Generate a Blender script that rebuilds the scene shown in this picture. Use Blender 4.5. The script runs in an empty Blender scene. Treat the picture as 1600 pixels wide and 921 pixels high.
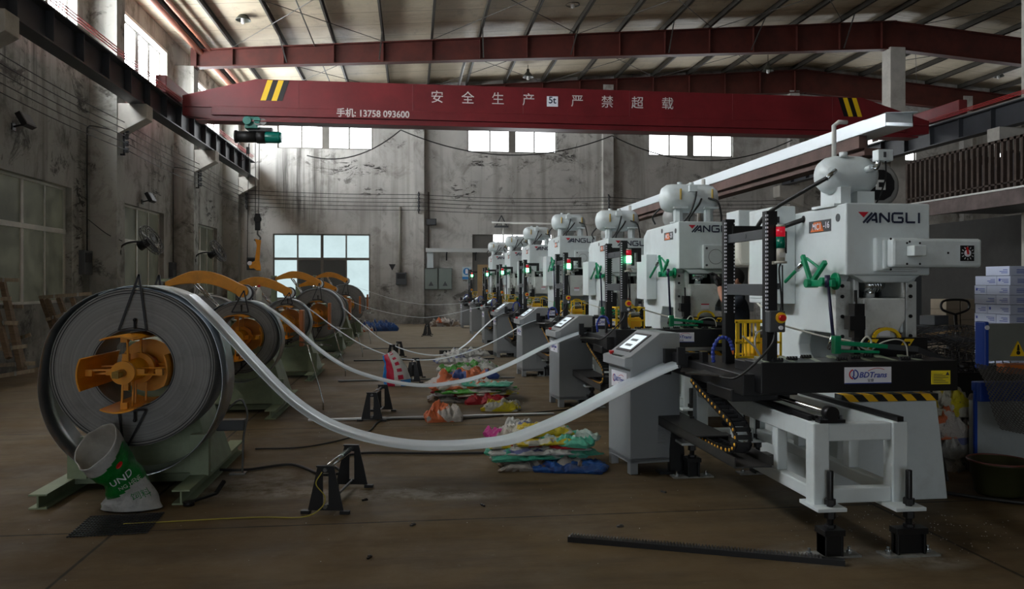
import bpy, bmesh, math, random
from math import sin, cos, pi, radians
from mathutils import Vector, Matrix
SC = bpy.context.scene
COL = SC.collection

# ---------------------------------------------------------------- camera
cam_d = bpy.data.cameras.new('camera'); cam = bpy.data.objects.new('camera', cam_d); COL.objects.link(cam)
cam.location = (0, 0, 1.6); cam.rotation_euler = (pi/2, 0, -radians(7.1))
cam_d.sensor_width = 36; cam_d.lens = 1245/1600*36; cam_d.shift_y = -17.5/1600
cam_d.clip_end = 200
SC.camera = cam
# ---------------------------------------------------------------- light
W = bpy.data.worlds.new('world'); SC.world = W; W.use_nodes = True
bg = W.node_tree.nodes['Background']; bg.inputs[0].default_value = (.86, .93, 1, 1); bg.inputs[1].default_value = 1.0
SC.view_settings.view_transform = 'Standard'; SC.view_settings.look = 'None'
SC.view_settings.exposure = 1.0; SC.view_settings.gamma = 1.0; SC.view_settings.use_curve_mapping = False
PANE, PANE_B = 19.0, 4.0       # daylight in the high window panes, left and back walls

def area(name, loc, rot, sx, sy, power, col=(1, 1, 1)):
    l = bpy.data.lights.new(name, 'AREA'); l.shape = 'RECTANGLE'; l.size = sx; l.size_y = sy; l.energy = power; l.color = col
    o = bpy.data.objects.new(name, l); COL.objects.link(o); o.location = loc; o.rotation_euler = rot
    return o
# the high window panes carry the hall's daylight (see the pane materials); open doors behind the camera let in more
area('door_daylight', (-1.5, -13.4, 2.6), (radians(90), 0, 0), 8, 4.4, 60, (.9, .96, 1))

# ---------------------------------------------------------------- materials
MATS = {}
def mat(name, col, rough=.5, metal=0., var=.0, scale=8., spec=.5, dirt=0., dirtcol=(.05, .04, .03), emit=None, estr=0, bump=0., stretch=None, trans=0., alpha=1.):
    if name in MATS: return MATS[name]
    m = bpy.data.materials.new(name); m.use_nodes = True; MATS[name] = m
    n, l = m.node_tree.nodes, m.node_tree.links
    b = n['Principled BSDF']
    b.inputs['Roughness'].default_value = rough; b.inputs['Metallic'].default_value = metal
    b.inputs['Specular IOR Level'].default_value = spec
    b.inputs['Base Color'].default_value = (*col, 1)
    if trans: b.inputs['Transmission Weight'].default_value = trans
    if alpha < 1: b.inputs['Alpha'].default_value = alpha
    if emit:
        b.inputs['Emission Color'].default_value = (*emit, 1); b.inputs['Emission Strength'].default_value = estr
    if var or dirt or bump:
        tc = n.new('ShaderNodeTexCoord'); mp = n.new('ShaderNodeMapping'); l.new(tc.outputs['Object'], mp.inputs[0])
        if stretch: mp.inputs['Scale'].default_value = stretch
        nz = n.new('ShaderNodeTexNoise'); nz.inputs['Scale'].default_value = scale; nz.inputs['Detail'].default_value = 6
        nz.inputs['Roughness'].default_value = .65; l.new(mp.outputs[0], nz.inputs[0])
        src = None
        if var:
            mr = n.new('ShaderNodeMapRange'); mr.inputs[1].default_value = .3; mr.inputs[2].default_value = .7
            mr.inputs[3].default_value = 1-var; mr.inputs[4].default_value = 1+var; l.new(nz.outputs[0], mr.inputs[0])
            mx = n.new('ShaderNodeMix'); mx.data_type = 'RGBA'; mx.blend_type = 'MULTIPLY'; mx.inputs[0].default_value = 1
            mx.inputs[6].default_value = (*col, 1); l.new(mr.outputs[0], mx.inputs[7]); src = mx.outputs[2]
        if dirt:
            n2 = n.new('ShaderNodeTexNoise'); n2.inputs['Scale'].default_value = scale*.45; n2.inputs['Detail'].default_value = 8
            n2.inputs['Roughness'].default_value = .75; l.new(mp.outputs[0], n2.inputs[0])
            r2 = n.new('ShaderNodeMapRange'); r2.inputs[1].default_value = .52; r2.inputs[2].default_value = .72
            r2.inputs[3].default_value = 0; r2.inputs[4].default_value = dirt; l.new(n2.outputs[0], r2.inputs[0])
            m2 = n.new('ShaderNodeMix'); m2.data_type = 'RGBA'; l.new(r2.outputs[0], m2.inputs[0])
            if src: l.new(src, m2.inputs[6])
            else: m2.inputs[6].default_value = (*col, 1)
            m2.inputs[7].default_value = (*dirtcol, 1); src = m2.outputs[2]
        if src: l.new(src, b.inputs['Base Color'])
        if bump:
            bp = n.new('ShaderNodeBump'); bp.inputs['Strength'].default_value = bump; bp.inputs['Distance'].default_value = .02
            l.new(nz.outputs[0], bp.inputs['Height']); l.new(bp.outputs[0], b.inputs['Normal'])
    return m

class NT:
    """small helper for longer node graphs"""
    def __init__(s, name, rough=.8):
        s.m = bpy.data.materials.new(name); s.m.use_nodes = True; MATS[name] = s.m
        s.n, s.l = s.m.node_tree.nodes, s.m.node_tree.links; s.b = s.n['Principled BSDF']; s.b.inputs['Roughness'].default_value = rough
        s.tc = s.n.new('ShaderNodeTexCoord')
    def _set(s, node, i, v):
        if hasattr(v, 'is_output') or isinstance(v, bpy.types.NodeSocket): s.l.new(v, node.inputs[i])
        else: node.inputs[i].default_value = v
    def noise(s, scale, detail=6, rough=.6, stretch=(1, 1, 1), dist=0., loc=(0, 0, 0)):
        mp = s.n.new('ShaderNodeMapping'); mp.inputs['Scale'].default_value = stretch; mp.inputs['Location'].default_value = loc
        s.l.new(s.tc.outputs['Object'], mp.inputs[0])
        z = s.n.new('ShaderNodeTexNoise'); z.inputs['Scale'].default_value = scale; z.inputs['Detail'].default_value = detail
        z.inputs['Roughness'].default_value = rough; z.inputs['Distortion'].default_value = dist
        s.l.new(mp.outputs[0], z.inputs[0]); return z.outputs[0]
    def rng(s, v, a, b, c=0., d=1.):
        r = s.n.new('ShaderNodeMapRange'); s._set(r, 0, v)
        for i, k in enumerate((a, b, c, d)): r.inputs[i+1].default_value = k
        return r.outputs[0]
    def mix(s, f, a, b, blend='MIX'):
        x = s.n.new('ShaderNodeMix'); x.data_type = 'RGBA'; x.blend_type = blend; s._set(x, 0, f)
        for i, k in ((6, a), (7, b)):
            if isinstance(k, tuple): x.inputs[i].default_value = (*k, 1) if len(k) == 3 else k
            else: s.l.new(k, x.inputs[i])
        return x.outputs[2]
    def math(s, op, a, b=0., c=0.):
        x = s.n.new('ShaderNodeMath'); x.operation = op; s._set(x, 0, a); s._set(x, 1, b); s._set(x, 2, c); return x.outputs[0]
    def xyz(s):
        q = s.n.new('ShaderNodeSeparateXYZ'); s.l.new(s.tc.outputs['Object'], q.inputs[0]); return q.outputs
    def bump(s, v, st=.3, dist=.02):
        bp = s.n.new('ShaderNodeBump'); bp.inputs['Strength'].default_value = st; bp.inputs['Distance'].default_value = dist
        s.l.new(v, bp.inputs['Height']); s.l.new(bp.outputs[0], s.b.inputs['Normal'])
    def out(s, c): s.l.new(c, s.b.inputs['Base Color']); return s.m

def plaster(name, base, dark, ax=1, patches=(), streaks=()):
    t = NT(name, .9)
    big = t.rng(t.noise(.35, 5, .6), .35, .7)
    c = t.mix(big, base, tuple(v*.62 for v in base))
    c = t.mix(t.rng(t.noise(1.3, 9, .7, (1, 1, .8), .5), .5, .68, 0, .85), c, dark)
    c = t.mix(t.rng(t.noise(.8, 10, .78, (1, 1, 1.3), .6, (9, 4, 2)), .57, .63, 0, .8), c, tuple(v*.35 for v in dark))
    c = t.mix(t.rng(t.noise(2.2, 4, .6, (1.2, 1.2, .06)), .52, .68, 0, .55), c, dark)          # long drip streaks
    fl = t.rng(t.noise(6, 9, .8, (1, 1, 1.6), 1.5, (3, 1, 7)), .63, .645)
    patch = t.rng(t.noise(.55, 3, .5, loc=(5, 2, 0)), .56, .62)
    c = t.mix(t.math('MULTIPLY', fl, patch), c, (.02, .02, .018))                            # flaked-off patches
    u, z = t.xyz()[ax], t.xyz()[2]
    def ell(cu, cz, ru, rz, a=.6, b=1.1):
        du = t.math('MULTIPLY', t.math('SUBTRACT', u, cu), 1/ru); dz = t.math('MULTIPLY', t.math('SUBTRACT', z, cz), 1/rz)
        return t.rng(t.math('SQRT', t.math('ADD', t.math('MULTIPLY', du, du), t.math('MULTIPLY', dz, dz))), a, b, 1, 0)
    for q in patches:
        f = t.math('MULTIPLY', ell(*q), t.rng(t.noise(3.2, 9, .75, (.6, .6, 1.8), .8, (q[0], 2, 1)), .53, .56))
        c = t.mix(f, c, (.025, .024, .022))
        c = t.mix(t.math('MULTIPLY', ell(*q), t.rng(t.noise(2.2, 6, .7, (1, 1, 1), .3, (1, q[0], 1)), .45, .7, 0, .4)), c, dark)
    for q in streaks:
        f = t.math('MULTIPLY', ell(*q), t.rng(t.noise(4.5, 5, .7, (1, 1, .035), 0, (2, 0, 3)), .46, .62, 0, .8))
        c = t.mix(f, c, (.05, .048, .043))
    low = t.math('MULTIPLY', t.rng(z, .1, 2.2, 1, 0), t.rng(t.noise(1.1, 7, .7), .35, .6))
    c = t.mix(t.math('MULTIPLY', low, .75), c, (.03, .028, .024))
    t.bump(t.noise(5, 8, .7), .25, .03)
    return t.out(c)
M_WALL = plaster('plaster_left', (.36, .355, .325), (.075, .069, .057), 1, [(18.2, 2.9, .45, 1.7), (18.3, 5.3, .4, .9), (23.2, 4.3, .9, .5), (29.3, 4.2, .8, .5)], [(14, 6.2, 3.5, 1.6)])
M_WALLB = plaster('plaster_back', (.56, .55, .52), (.24, .225, .20), 0, [(2.0, 5.3, .62, .5), (-2.1, 6.1, 1.3, .35), (2.9, 6.45, .9, .3), (6.1, 6.6, .5, .5), (-1.6, 5.2, .6, .2)], [(-4.2, 5.6, 1.2, 1.9)])

def floor_mat():
    t = NT('concrete_floor', .55)
    x, y, z = t.xyz()
    c = t.mix(t.rng(t.noise(.5, 6, .6), .3, .7), (.155, .108, .054), (.082, .055, .028))
    c = t.mix(t.rng(t.noise(2.5, 8, .7, (.35, 1.5, 1)), .45, .7, 0, .7), c, (.05, .037, .021))
    c = t.mix(t.rng(t.noise(14, 6, .7), .62, .75, 0, .5), c, (.2, .18, .14))
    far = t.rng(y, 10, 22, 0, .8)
    c = t.mix(far, c, (.27, .225, .165))                                                 # paler concrete colour far down the hall
    # dusty white patches
    for (cx, cy, rx, ry) in ((-1.25, 6.6, .75, .38), (-.15, 6.1, .6, .2), (.35, 6.0, .35, .12), (2.42, 4.45, .32, .2), (2.95, 4.3, .28, .17), (-1.0, 6.25, .9, .16)):
        dx = t.math('MULTIPLY', t.math('SUBTRACT', x, cx), 1/rx); dy = t.math('MULTIPLY', t.math('SUBTRACT', y, cy), 1/ry)
        d = t.math('SQRT', t.math('ADD', t.math('MULTIPLY', dx, dx), t.math('MULTIPLY', dy, dy)))
        f = t.math('MULTIPLY', t.rng(d, .3, 1.3, 1, 0), t.rng(t.noise(4, 8, .7), .4, .6))
        c = t.mix(t.math('MULTIPLY', f, .65), c, (.36, .34, .3))
    j1 = t.math('ABSOLUTE', t.math('SUBTRACT', t.math('PINGPONG', t.math('ADD', y, 1.8), 1.8), 0.0))
    j2 = t.math('PINGPONG', t.math('ADD', x, 1.9), 2.6)
    w = t.math('MULTIPLY', t.noise(3, 3), .012)
    jj = t.math('MINIMUM', t.math('SUBTRACT', j1, w), t.math('SUBTRACT', j2, w))
    line = t.rng(jj, .0, .009, .9, 0)
    c = t.mix(line, c, (.012, .01, .008))
    r = t.rng(t.noise(1.5, 6, .7), .35, .7, .55, .85); t.l.new(r, t.b.inputs['Roughness'])
    t.b.inputs['Specular IOR Level'].default_value = .25
    t.bump(t.noise(9, 8, .7), .15, .01)
    return t.out(c)
M_FLOOR = floor_mat()

def roof_mat():
    t = NT('foil_roof_lining', .55)
    x, y, z = t.xyz()
    c = t.mix(t.rng(t.noise(.8, 5, .6), .3, .7), (.58, .50, .37), (.43, .37, .27))
    seam = t.rng(t.math('PINGPONG', y, .55), 0, .022, 1, 0)
    c = t.mix(t.math('MULTIPLY', seam, .85), c, (.06, .055, .045))
    c = t.mix(t.rng(t.noise(3, 6, .7, (1, .4, 1)), .55, .75, 0, .5), c, (.16, .14, .11))
    t.bump(t.noise(1.8, 4, .6, (.4, 1.6, 1)), .5, .12)
    return t.out(c)
M_ROOF = roof_mat()

def steel_face():                                                                        # side face of a tightly wound steel coil
    t = NT('coil_face_steel', .55)
    x, y, z = t.xyz()
    r = t.math('SQRT', t.math('ADD', t.math('MULTIPLY', x, x), t.math('MULTIPLY', z, z)))
    cb = t.n.new('ShaderNodeCombineXYZ'); t.l.new(r, cb.inputs[0])
    nz = t.n.new('ShaderNodeTexNoise'); nz.inputs['Scale'].default_value = 55; nz.inputs['Detail'].default_value = 8; nz.inputs['Roughness'].default_value = .8
    t.l.new(cb.outputs[0], nz.inputs[0])
    c = t.mix(t.rng(nz.outputs[0], .3, .7), (.12, .12, .117), (.3, .296, .285))
    c = t.mix(t.rng(t.noise(2.5, 7, .7), .52, .75, 0, .6), c, (.07, .066, .06))
    t.b.inputs['Metallic'].default_value = .5
    t.bump(nz.outputs[0], .3, .003)
    return t.out(c)
M_COILF = steel_face()

def hazard(name, axis, k, off=0., a=(.95, .52, .01), b=(.01, .01, .01), slant=1.):
    t = NT(name, .5); q = t.xyz()
    s = t.math('ADD', t.math('MULTIPLY', q[axis], k), t.math('MULTIPLY', q[2], k*slant))
    f = t.math('FRACT', t.math('ADD', s, off))
    return t.out(t.mix(t.math('GREATER_THAN', f, .5), a, b))

M = dict(
 white=mat('machine_white_paint', (.66, .72, .73), .38, var=.05, scale=3, dirt=.25, dirtcol=(.2, .17, .12)),
 dirtywhite=mat('oily_white_paint', (.6, .62, .6), .3, var=.1, scale=5, dirt=.7, dirtcol=(.10, .07, .03)),
 grey=mat('console_grey_paint', (.25, .265, .275), .45, var=.04, scale=3),
 dgrey=mat('dark_grey_paint', (.06, .065, .07), .45),
 black=mat('black_paint', (.005, .005, .006), .42, var=.2, scale=6),
 blackm=mat('black_steel', (.02, .02, .022), .35, metal=.5),
 yellow=mat('yellow_orange_paint', (.74, .29, .005), .42, var=.08, scale=6, dirt=.4, dirtcol=(.12, .06, .01)),
 yel=mat('bright_yellow_paint', (.85, .55, .01), .45),
 red=mat('crane_red_paint', (.16, .012, .016), .42, var=.22, scale=1.1, dirt=.35, dirtcol=(.05, .012, .01)),
 redoxide=mat('red_oxide_primer', (.075, .013, .008), .6, var=.35, scale=1.5),
 green=mat('green_paint', (.0, .26, .11), .4, var=.1, scale=9),
 teal=mat('teal_paint', (.0, .17, .13), .35, var=.1, scale=9),
 olive=mat('pale_olive_green_paint', (.24, .29, .18), .5, var=.12, scale=3, dirt=.4, dirtcol=(.05, .05, .03)),
 steel=mat('bright_steel', (.62, .66, .68), .22, metal=1., var=.12, scale=5),
 strip=mat('galvanised_strip', (.72, .80, .86), .3, metal=.4, var=.06, scale=4, stretch=(.6, 4, 1)),
 loose=mat('loose_turn_steel', (.42, .45, .48), .28, metal=.95, var=.2, scale=3),
 framel=mat('old_window_frame', (.5, .49, .44), .6, var=.15, scale=3),
 chrome=mat('chrome', (.7, .7, .7), .12, metal=1.),
 dsteel=mat('dull_steel', (.16, .16, .155), .45, metal=.8, var=.2, scale=12),
 purlin=mat('dark_purlin_steel', (.055, .05, .043), .5, var=.2, scale=3),
 rail=mat('crane_rail_dark_steel', (.035, .038, .045), .5, var=.2, scale=2),
 concrete=mat('column_concrete', (.42, .40, .36), .9, var=.15, scale=2, dirt=.4, dirtcol=(.14, .12, .1), bump=.2),
 pipe=mat('brown_gutter_pipe', (.26, .085, .045), .45, var=.2, scale=3),
 frame=mat('window_frame_grey', (.17, .16, .14), .5, var=.15, scale=3),
 framew=mat('window_reveal_white', (.6, .6, .57), .6),
 wood=mat('pallet_wood', (.14, .09, .05), .8, var=.3, scale=6, stretch=(1, 1, 5), dirt=.4),
 ply=mat('plywood', (.34, .23, .12), .7, var=.12, scale=3),
 rubber=mat('rubber_cable', (.012, .012, .012), .5),
 blue=mat('blue_paint', (.008, .05, .33), .4),
 orange=mat('orange_plastic', (.75, .16, .02), .45),
 label=mat('label_white', (.80, .80, .86), .5),
 navy=mat('ink_navy', (.015, .02, .05), .5),
 inkred=mat('ink_red', (.55, .01, .03), .5),
 inkblue=mat('ink_blue', (.03, .06, .35), .5),
 letters=mat('stencil_white', (.62, .56, .54), .7),
 steely=mat('metal_insulation', (.45, .45, .43), .3, metal=.8),
 rust=mat('rusty_steel', (.04, .025, .018), .8, var=.4, scale=6),
 plastic=mat('translucent_plastic', (.68, .66, .58), .4),
 card=mat('brown_cardboard', (.22, .18, .13), .8, var=.08, scale=4),
 cardw=mat('white_carton', (.47, .52, .66), .7, var=.05, scale=4),
 skin=mat('skin', (.46, .22, .14), .55),
 cloth=mat('dark_clothes', (.02, .025, .035), .9, var=.2, scale=12),
 knit=mat('black_knit_glove', (.012, .012, .012), .95, bump=.6, scale=80),
 hair=mat('black_hair', (.01, .008, .007), .7),
 redlens=mat('red_lens', (.45, .01, .03), .25, emit=(1, .02, .05), estr=.12),
 greenoff=mat('green_lens_unlit', (.0, .16, .10), .25),
 greenon=mat('green_lens_lit', (.1, .9, .4), .3, emit=(.12, 1, .42), estr=9),
 screen=mat('lit_screen', (.5, .55, .6), .2, emit=(.62, .74, .82), estr=.5),
 screend=mat('screen_panel_grey', (.16, .19, .2), .3),
 btnred=mat('button_red', (.6, .01, .01), .35),
 mesh=mat('expanded_mesh_black', (.05, .05, .052), .35, metal=.6),
 ochre=mat('ochre_sign', (.75, .6, .02), .5),
 olived=mat('dark_olive_plastic', (.035, .036, .012), .45),
)
M['hazh'] = hazard('hazard_stripes', 0, 6.6, .1)
M['hazb'] = hazard('hazard_stripes_feeder', 0, 2.6, .2)

# ---------------------------------------------------------------- mesh builder
# part lists whose separate pieces each become an object of their own
SPLIT = dict(channel_posts='channel_post', gusset='gusset', black_hoses='black_hose', brass_valves='brass_valve', chain_rivets='chain_rivet', bolts='bolt', anchor_bolts='anchor_bolt', wheels='wheel',
 trolley_wheels='trolley_wheel', yellow_stripes='yellow_stripe', black_stripes='black_stripe', table_slats='table_slat', support_posts='support_post', gas_strut='gas_strut', lifting_holes='lifting_hole', hinges='hinge',
 yellow_marks='yellow_mark', forks='fork', bin_feet='bin_foot', white_hoses='white_hose', rod_ends='rod_end', screws='screw', entry_plates='entry_plate', air_hoses='air_hose', link_bars='link_bar', coil_bands='coil_band',
 duct_bracket='duct_bracket', wire_rope='wire_rope', conductor_bar='conductor_bar', black_conduits='black_conduit', skid_beams='skid_beam')
def R3(rx=0, ry=0, rz=0): return Matrix.Rotation(rz, 4, 'Z') @ Matrix.Rotation(ry, 4, 'Y') @ Matrix.Rotation(rx, 4, 'X')
class MB:
    def __init__(s): s.bm = bmesh.new()
    def box(s, x0, x1, y0, y1, z0, z1, mx=None):
        v = [s.bm.verts.new(Vector(p) if mx is None else mx @ Vector(p)) for p in
             ((x0, y0, z0), (x1, y0, z0), (x1, y1, z0), (x0, y1, z0), (x0, y0, z1), (x1, y0, z1), (x1, y1, z1), (x0, y1, z1))]
        for f in ((0, 3, 2, 1), (4, 5, 6, 7), (0, 1, 5, 4), (1, 2, 6, 5), (2, 3, 7, 6), (3, 0, 4, 7)): s.bm.faces.new([v[i] for i in f])
        return s
    def cbox(s, c, d, mx=None):
        if mx is None: mx = Matrix()
        return s.box(-d[0]/2, d[0]/2, -d[1]/2, d[1]/2, -d[2]/2, d[2]/2, Matrix.Translation(c) @ mx)
    def bar(s, p, q, w, h=None, up=(0, 0, 1)):
        """box-section bar from p to q, w across, h along up"""
        p, q = Vector(p), Vector(q); d = (q-p); L = d.length; d.normalize(); up = Vector(up)
        a = d.cross(up)
        if a.length < 1e-4: a = d.cross(Vector((0, 1, 0)))
        a.normalize(); b = a.cross(d); h = h or w
        mx = Matrix((( a.x, d.x, b.x, p.x), (a.y, d.y, b.y, p.y), (a.z, d.z, b.z, p.z), (0, 0, 0, 1)))
        return s.box(-w/2, w/2, 0, L, -h/2, h/2, mx)
    def cyl(s, p, q, r, seg=20, r2=None, cap=True):
        p, q = Vector(p), Vector(q); d = (q-p).normalized(); r2 = r if r2 is None else r2
        a = d.orthogonal().normalized(); b = d.cross(a)
        A = [s.bm.verts.new(p+(a*cos(2*pi*i/seg)+b*sin(2*pi*i/seg))*r) for i in range(seg)]
        B = [s.bm.verts.new(q+(a*cos(2*pi*i/seg)+b*sin(2*pi*i/seg))*r2) for i in range(seg)]
        for i in range(seg):
            f = s.bm.faces.new((A[i], A[(i+1) % seg], B[(i+1) % seg], B[i])); f.smooth = seg > 8
        if cap: s.bm.faces.new(A[::-1]); s.bm.faces.new(B)
        return s
    def tube(s, pts, r, seg=8):
        pts = [Vector(p) for p in pts]; rings = []; a = None
        for i, p in enumerate(pts):
            d = (pts[min(i+1, len(pts)-1)]-pts[max(i-1, 0)]).normalized()
            if a is None: a = d.orthogonal().normalized()
            a = (a-d*a.dot(d)).normalized(); b = d.cross(a)
            rings.append([s.bm.verts.new(p+(a*cos(2*pi*k/seg)+b*sin(2*pi*k/seg))*r) for k in range(seg)])
        for A, B in zip(rings, rings[1:]):
            for k in range(seg): f = s.bm.faces.new((A[k], A[(k+1) % seg], B[(k+1) % seg], B[k])); f.smooth = True
        s.bm.faces.new(rings[0][::-1]); s.bm.faces.new(rings[-1]); return s
    def lathe(s, prof, c=(0, 0, 0), axis='Z', seg=32, closed=False, mx=None):
        """prof: list of (radius, height)"""
        rings = []
        c = Vector(c)
        for r, h in prof:
            ring = []
            for i in range(seg):
                u, v = r*cos(2*pi*i/seg), r*sin(2*pi*i/seg)
                p = Vector((u, v, h)) if axis == 'Z' else Vector((u, h, v)) if axis == 'Y' else Vector((h, u, v))
                if mx is not None: p = mx @ p
                ring.append(s.bm.verts.new(c+p))
            rings.append(ring)
        if closed: rings.append(rings[0])
        for A, B in zip(rings, rings[1:]):
            for k in range(seg): f = s.bm.faces.new((A[k], A[(k+1) % seg], B[(k+1) % seg], B[k])); f.smooth = True
        if not closed:
            if prof[0][0] > 1e-5: s.bm.faces.new(rings[0][::-1])
            if prof[-1][0] > 1e-5: s.bm.faces.new(rings[-1])
        return s
    def prism(s, pts, axis, a, b, mx=None):
        """extrude 2-D polygon; axis X: pts=(y,z); Y: pts=(x,z); Z: pts=(x,y)"""
        def P(u, v, w):
            p = Vector((w, u, v)) if axis == 'X' else Vector((u, w, v)) if axis == 'Y' else Vector((u, v, w))
            return p if mx is None else mx @ p
        A = [s.bm.verts.new(P(u, v, a)) for u, v in pts]; B = [s.bm.verts.new(P(u, v, b)) for u, v in pts]
        n = len(pts)
        for i in range(n): s.bm.faces.new((A[i], A[(i+1) % n], B[(i+1) % n], B[i]))
        s.bm.faces.new(A[::-1]); s.bm.faces.new(B); return s
    def sphere(s, c, r, sc=(1, 1, 1), u=16, v=10):
        mx = Matrix.Translation(c) @ Matrix.Diagonal((*[r*k for k in sc], 1))
        g = bmesh.ops.create_uvsphere(s.bm, u_segments=u, v_segments=v, radius=1, matrix=mx)
        for w in g['verts']:
            for f in w.link_faces: f.smooth = True
        return s
    def islands(s):
        seen, out = set(), []
        for v in s.bm.verts:
            if v in seen: continue
            st, isl = [v], []; seen.add(v)
            while st:
                w = st.pop(); isl.append(w)
                for e in w.link_edges:
                    o = e.other_vert(w)
                    if o not in seen: seen.add(o); st.append(o)
            out.append(isl)
        return out
    def build(s, name, m, parent=None, loc=None, bevel=0., rot=None, keep=False):
        bmesh.ops.recalc_face_normals(s.bm, faces=s.bm.faces)
        if name in SPLIT and not keep:
            isl = s.islands(); o = None
            for g in isl:
                ix = {v: i for i, v in enumerate(g)}; gs = set(g); r = MB()
                vs = [r.bm.verts.new(v.co) for v in g]
                for f in {f for v in g for f in v.link_faces}:
                    nf = r.bm.faces.new([vs[ix[v]] for v in f.verts]); nf.smooth = f.smooth
                o = r.build(SPLIT[name], m, parent, loc, bevel, rot, True)
            s.bm.free(); return o
        me = bpy.data.meshes.new(name); s.bm.to_mesh(me); s.bm.free()
        o = bpy.data.objects.new(name, me); COL.objects.link(o)
        for k in (m if isinstance(m, (list, tuple)) else [m]): me.materials.append(k)
        if parent: o.parent = parent
        if loc: o.location = loc
        if rot: o.rotation_euler = rot
        if bevel:
            b = o.modifiers.new('b', 'BEVEL'); b.width = bevel; b.segments = 2; b.limit_method = 'ANGLE'; b.angle_limit = radians(40)
        return o

def thing(name, label, cat, loc=(0, 0, 0), rz=0, group=None):
    o = bpy.data.objects.new(name, None); COL.objects.link(o); o.location = loc; o.rotation_euler = (0, 0, rz)
    o.empty_display_size = .1
    return tag(o, label, cat, group)
def tag(o, label, cat, group=None, kind=None):
    o['label'] = label; o['category'] = cat
    if group: o['group'] = group
    if kind: o['kind'] = kind
    return o
def struct(o, label=None):
    o['kind'] = 'structure'
    if label: o['label'] = label
    return o
def copy_tree(o, parent=None):
    kids = [k for k in bpy.data.objects if k.parent == o]
    c = o.copy(); COL.objects.link(c)
    if parent: c.parent = parent
    for k in kids: copy_tree(k, c)
    return c
def text(name, body, size, m, parent, mx, ext=.0006, shear=0., align='CENTER', weight=0., sx=1.):
    cu = bpy.data.curves.new(name, 'FONT'); cu.body = body; cu.size = size; cu.extrude = ext; cu.shear = shear; cu.align_x = align; cu.align_y = 'CENTER'
    cu.offset = weight; cu.resolution_u = 3
    t = bpy.data.objects.new(name+'_t', cu); COL.objects.link(t)
    dg = bpy.context.evaluated_depsgraph_get(); me = bpy.data.meshes.new_from_object(t.evaluated_get(dg))
    bpy.data.objects.remove(t); me.transform(mx @ Matrix.Diagonal((sx, 1, 1, 1)))
    o = bpy.data.objects.new(name, me); COL.objects.link(o); me.materials.clear(); me.materials.append(m)
    if parent: o.parent = parent
    return o
def FRONT(x, y, z): return Matrix.Translation((x, y, z)) @ Matrix.Rotation(pi/2, 4, 'X')                 # faces -Y
def SIDE(x, y, z): return Matrix.Translation((x, y, z)) @ Matrix.Rotation(-pi/2, 4, 'Z') @ Matrix.Rotation(pi/2, 4, 'X')  # faces -X
rnd = random.Random(4)
def catpts(p, q, sag, n=14):
    p, q = Vector(p), Vector(q)
    return [p.lerp(q, i/n)-Vector((0, 0, sag*4*(i/n)*(1-i/n))) for i in range(n+1)]
def smooth(pts, n=8):
    """Catmull-Rom through points"""
    P = [Vector(p) for p in pts]; P = [P[0]*2-P[1]]+P+[P[-1]*2-P[-2]]; out = []
    for i in range(1, len(P)-2):
        for k in range(n):
            t = k/n; a, b, c, d = P[i-1:i+3]
            out.append(.5*((2*b)+(c-a)*t+(2*a-5*b+4*c-d)*t*t+(3*b-a-3*c+d)*t**3))
    out.append(P[-2]); return out
# ================================================================ THE HALL
XW, XF, YB = -7.1, -6.53, 31.6          # left wall, pilaster face, back wall
XR, YF = 33.0, -14.0
PIL = [-12.4, -6.2, 0.0, 6.2, 12.43, 18.67, 24.95, 31.1]
XC = 15.9                                # column row / ridge
def roofz(x): return 8.90+(x-XW)*(10.68-8.90)/(XC+.3-XW) if x < XC+.3 else 10.68-(x-XC-.3)*.078
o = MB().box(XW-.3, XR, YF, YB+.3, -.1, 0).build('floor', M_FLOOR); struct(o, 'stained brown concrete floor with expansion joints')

def wall(name, along, fixed, thick, a0, a1, z0, z1, holes, m):
    """wall with rectangular openings; along 'X' or 'Y'; holes (a0,a1,z0,z1)"""
    A = sorted({a0, a1, *[h[0] for h in holes], *[h[1] for h in holes]}); Z = sorted({z0, z1, *[h[2] for h in holes], *[h[3] for h in holes]})
    b = MB()
    for i in range(len(A)-1):
        for j in range(len(Z)-1):
            am, zm = (A[i]+A[i+1])/2, (Z[j]+Z[j+1])/2
            if any(h[0] < am < h[1] and h[2] < zm < h[3] for h in holes): continue
            if along == 'Y': b.box(min(fixed, fixed+thick), max(fixed, fixed+thick), A[i], A[i+1], Z[j], Z[j+1])
            else: b.box(A[i], A[i+1], min(fixed, fixed+thick), max(fixed, fixed+thick), Z[j], Z[j+1])
    bmesh.ops.remove_doubles(b.bm, verts=b.bm.verts, dist=1e-4)
    return struct(b.build(name, m))
LH, UH = [], []
for p in PIL[:-1]:
    LH.append((p+1.6, p+5.3, 1.2, 3.6)); 
    if p > -1: UH.append((p+1.7, p+5.55, 6.3, 8.3))
wall('wall_left', 'Y', XW, -.3, YF, YB+.3, 0, 9.2, LH+UH, M_WALL)
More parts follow.
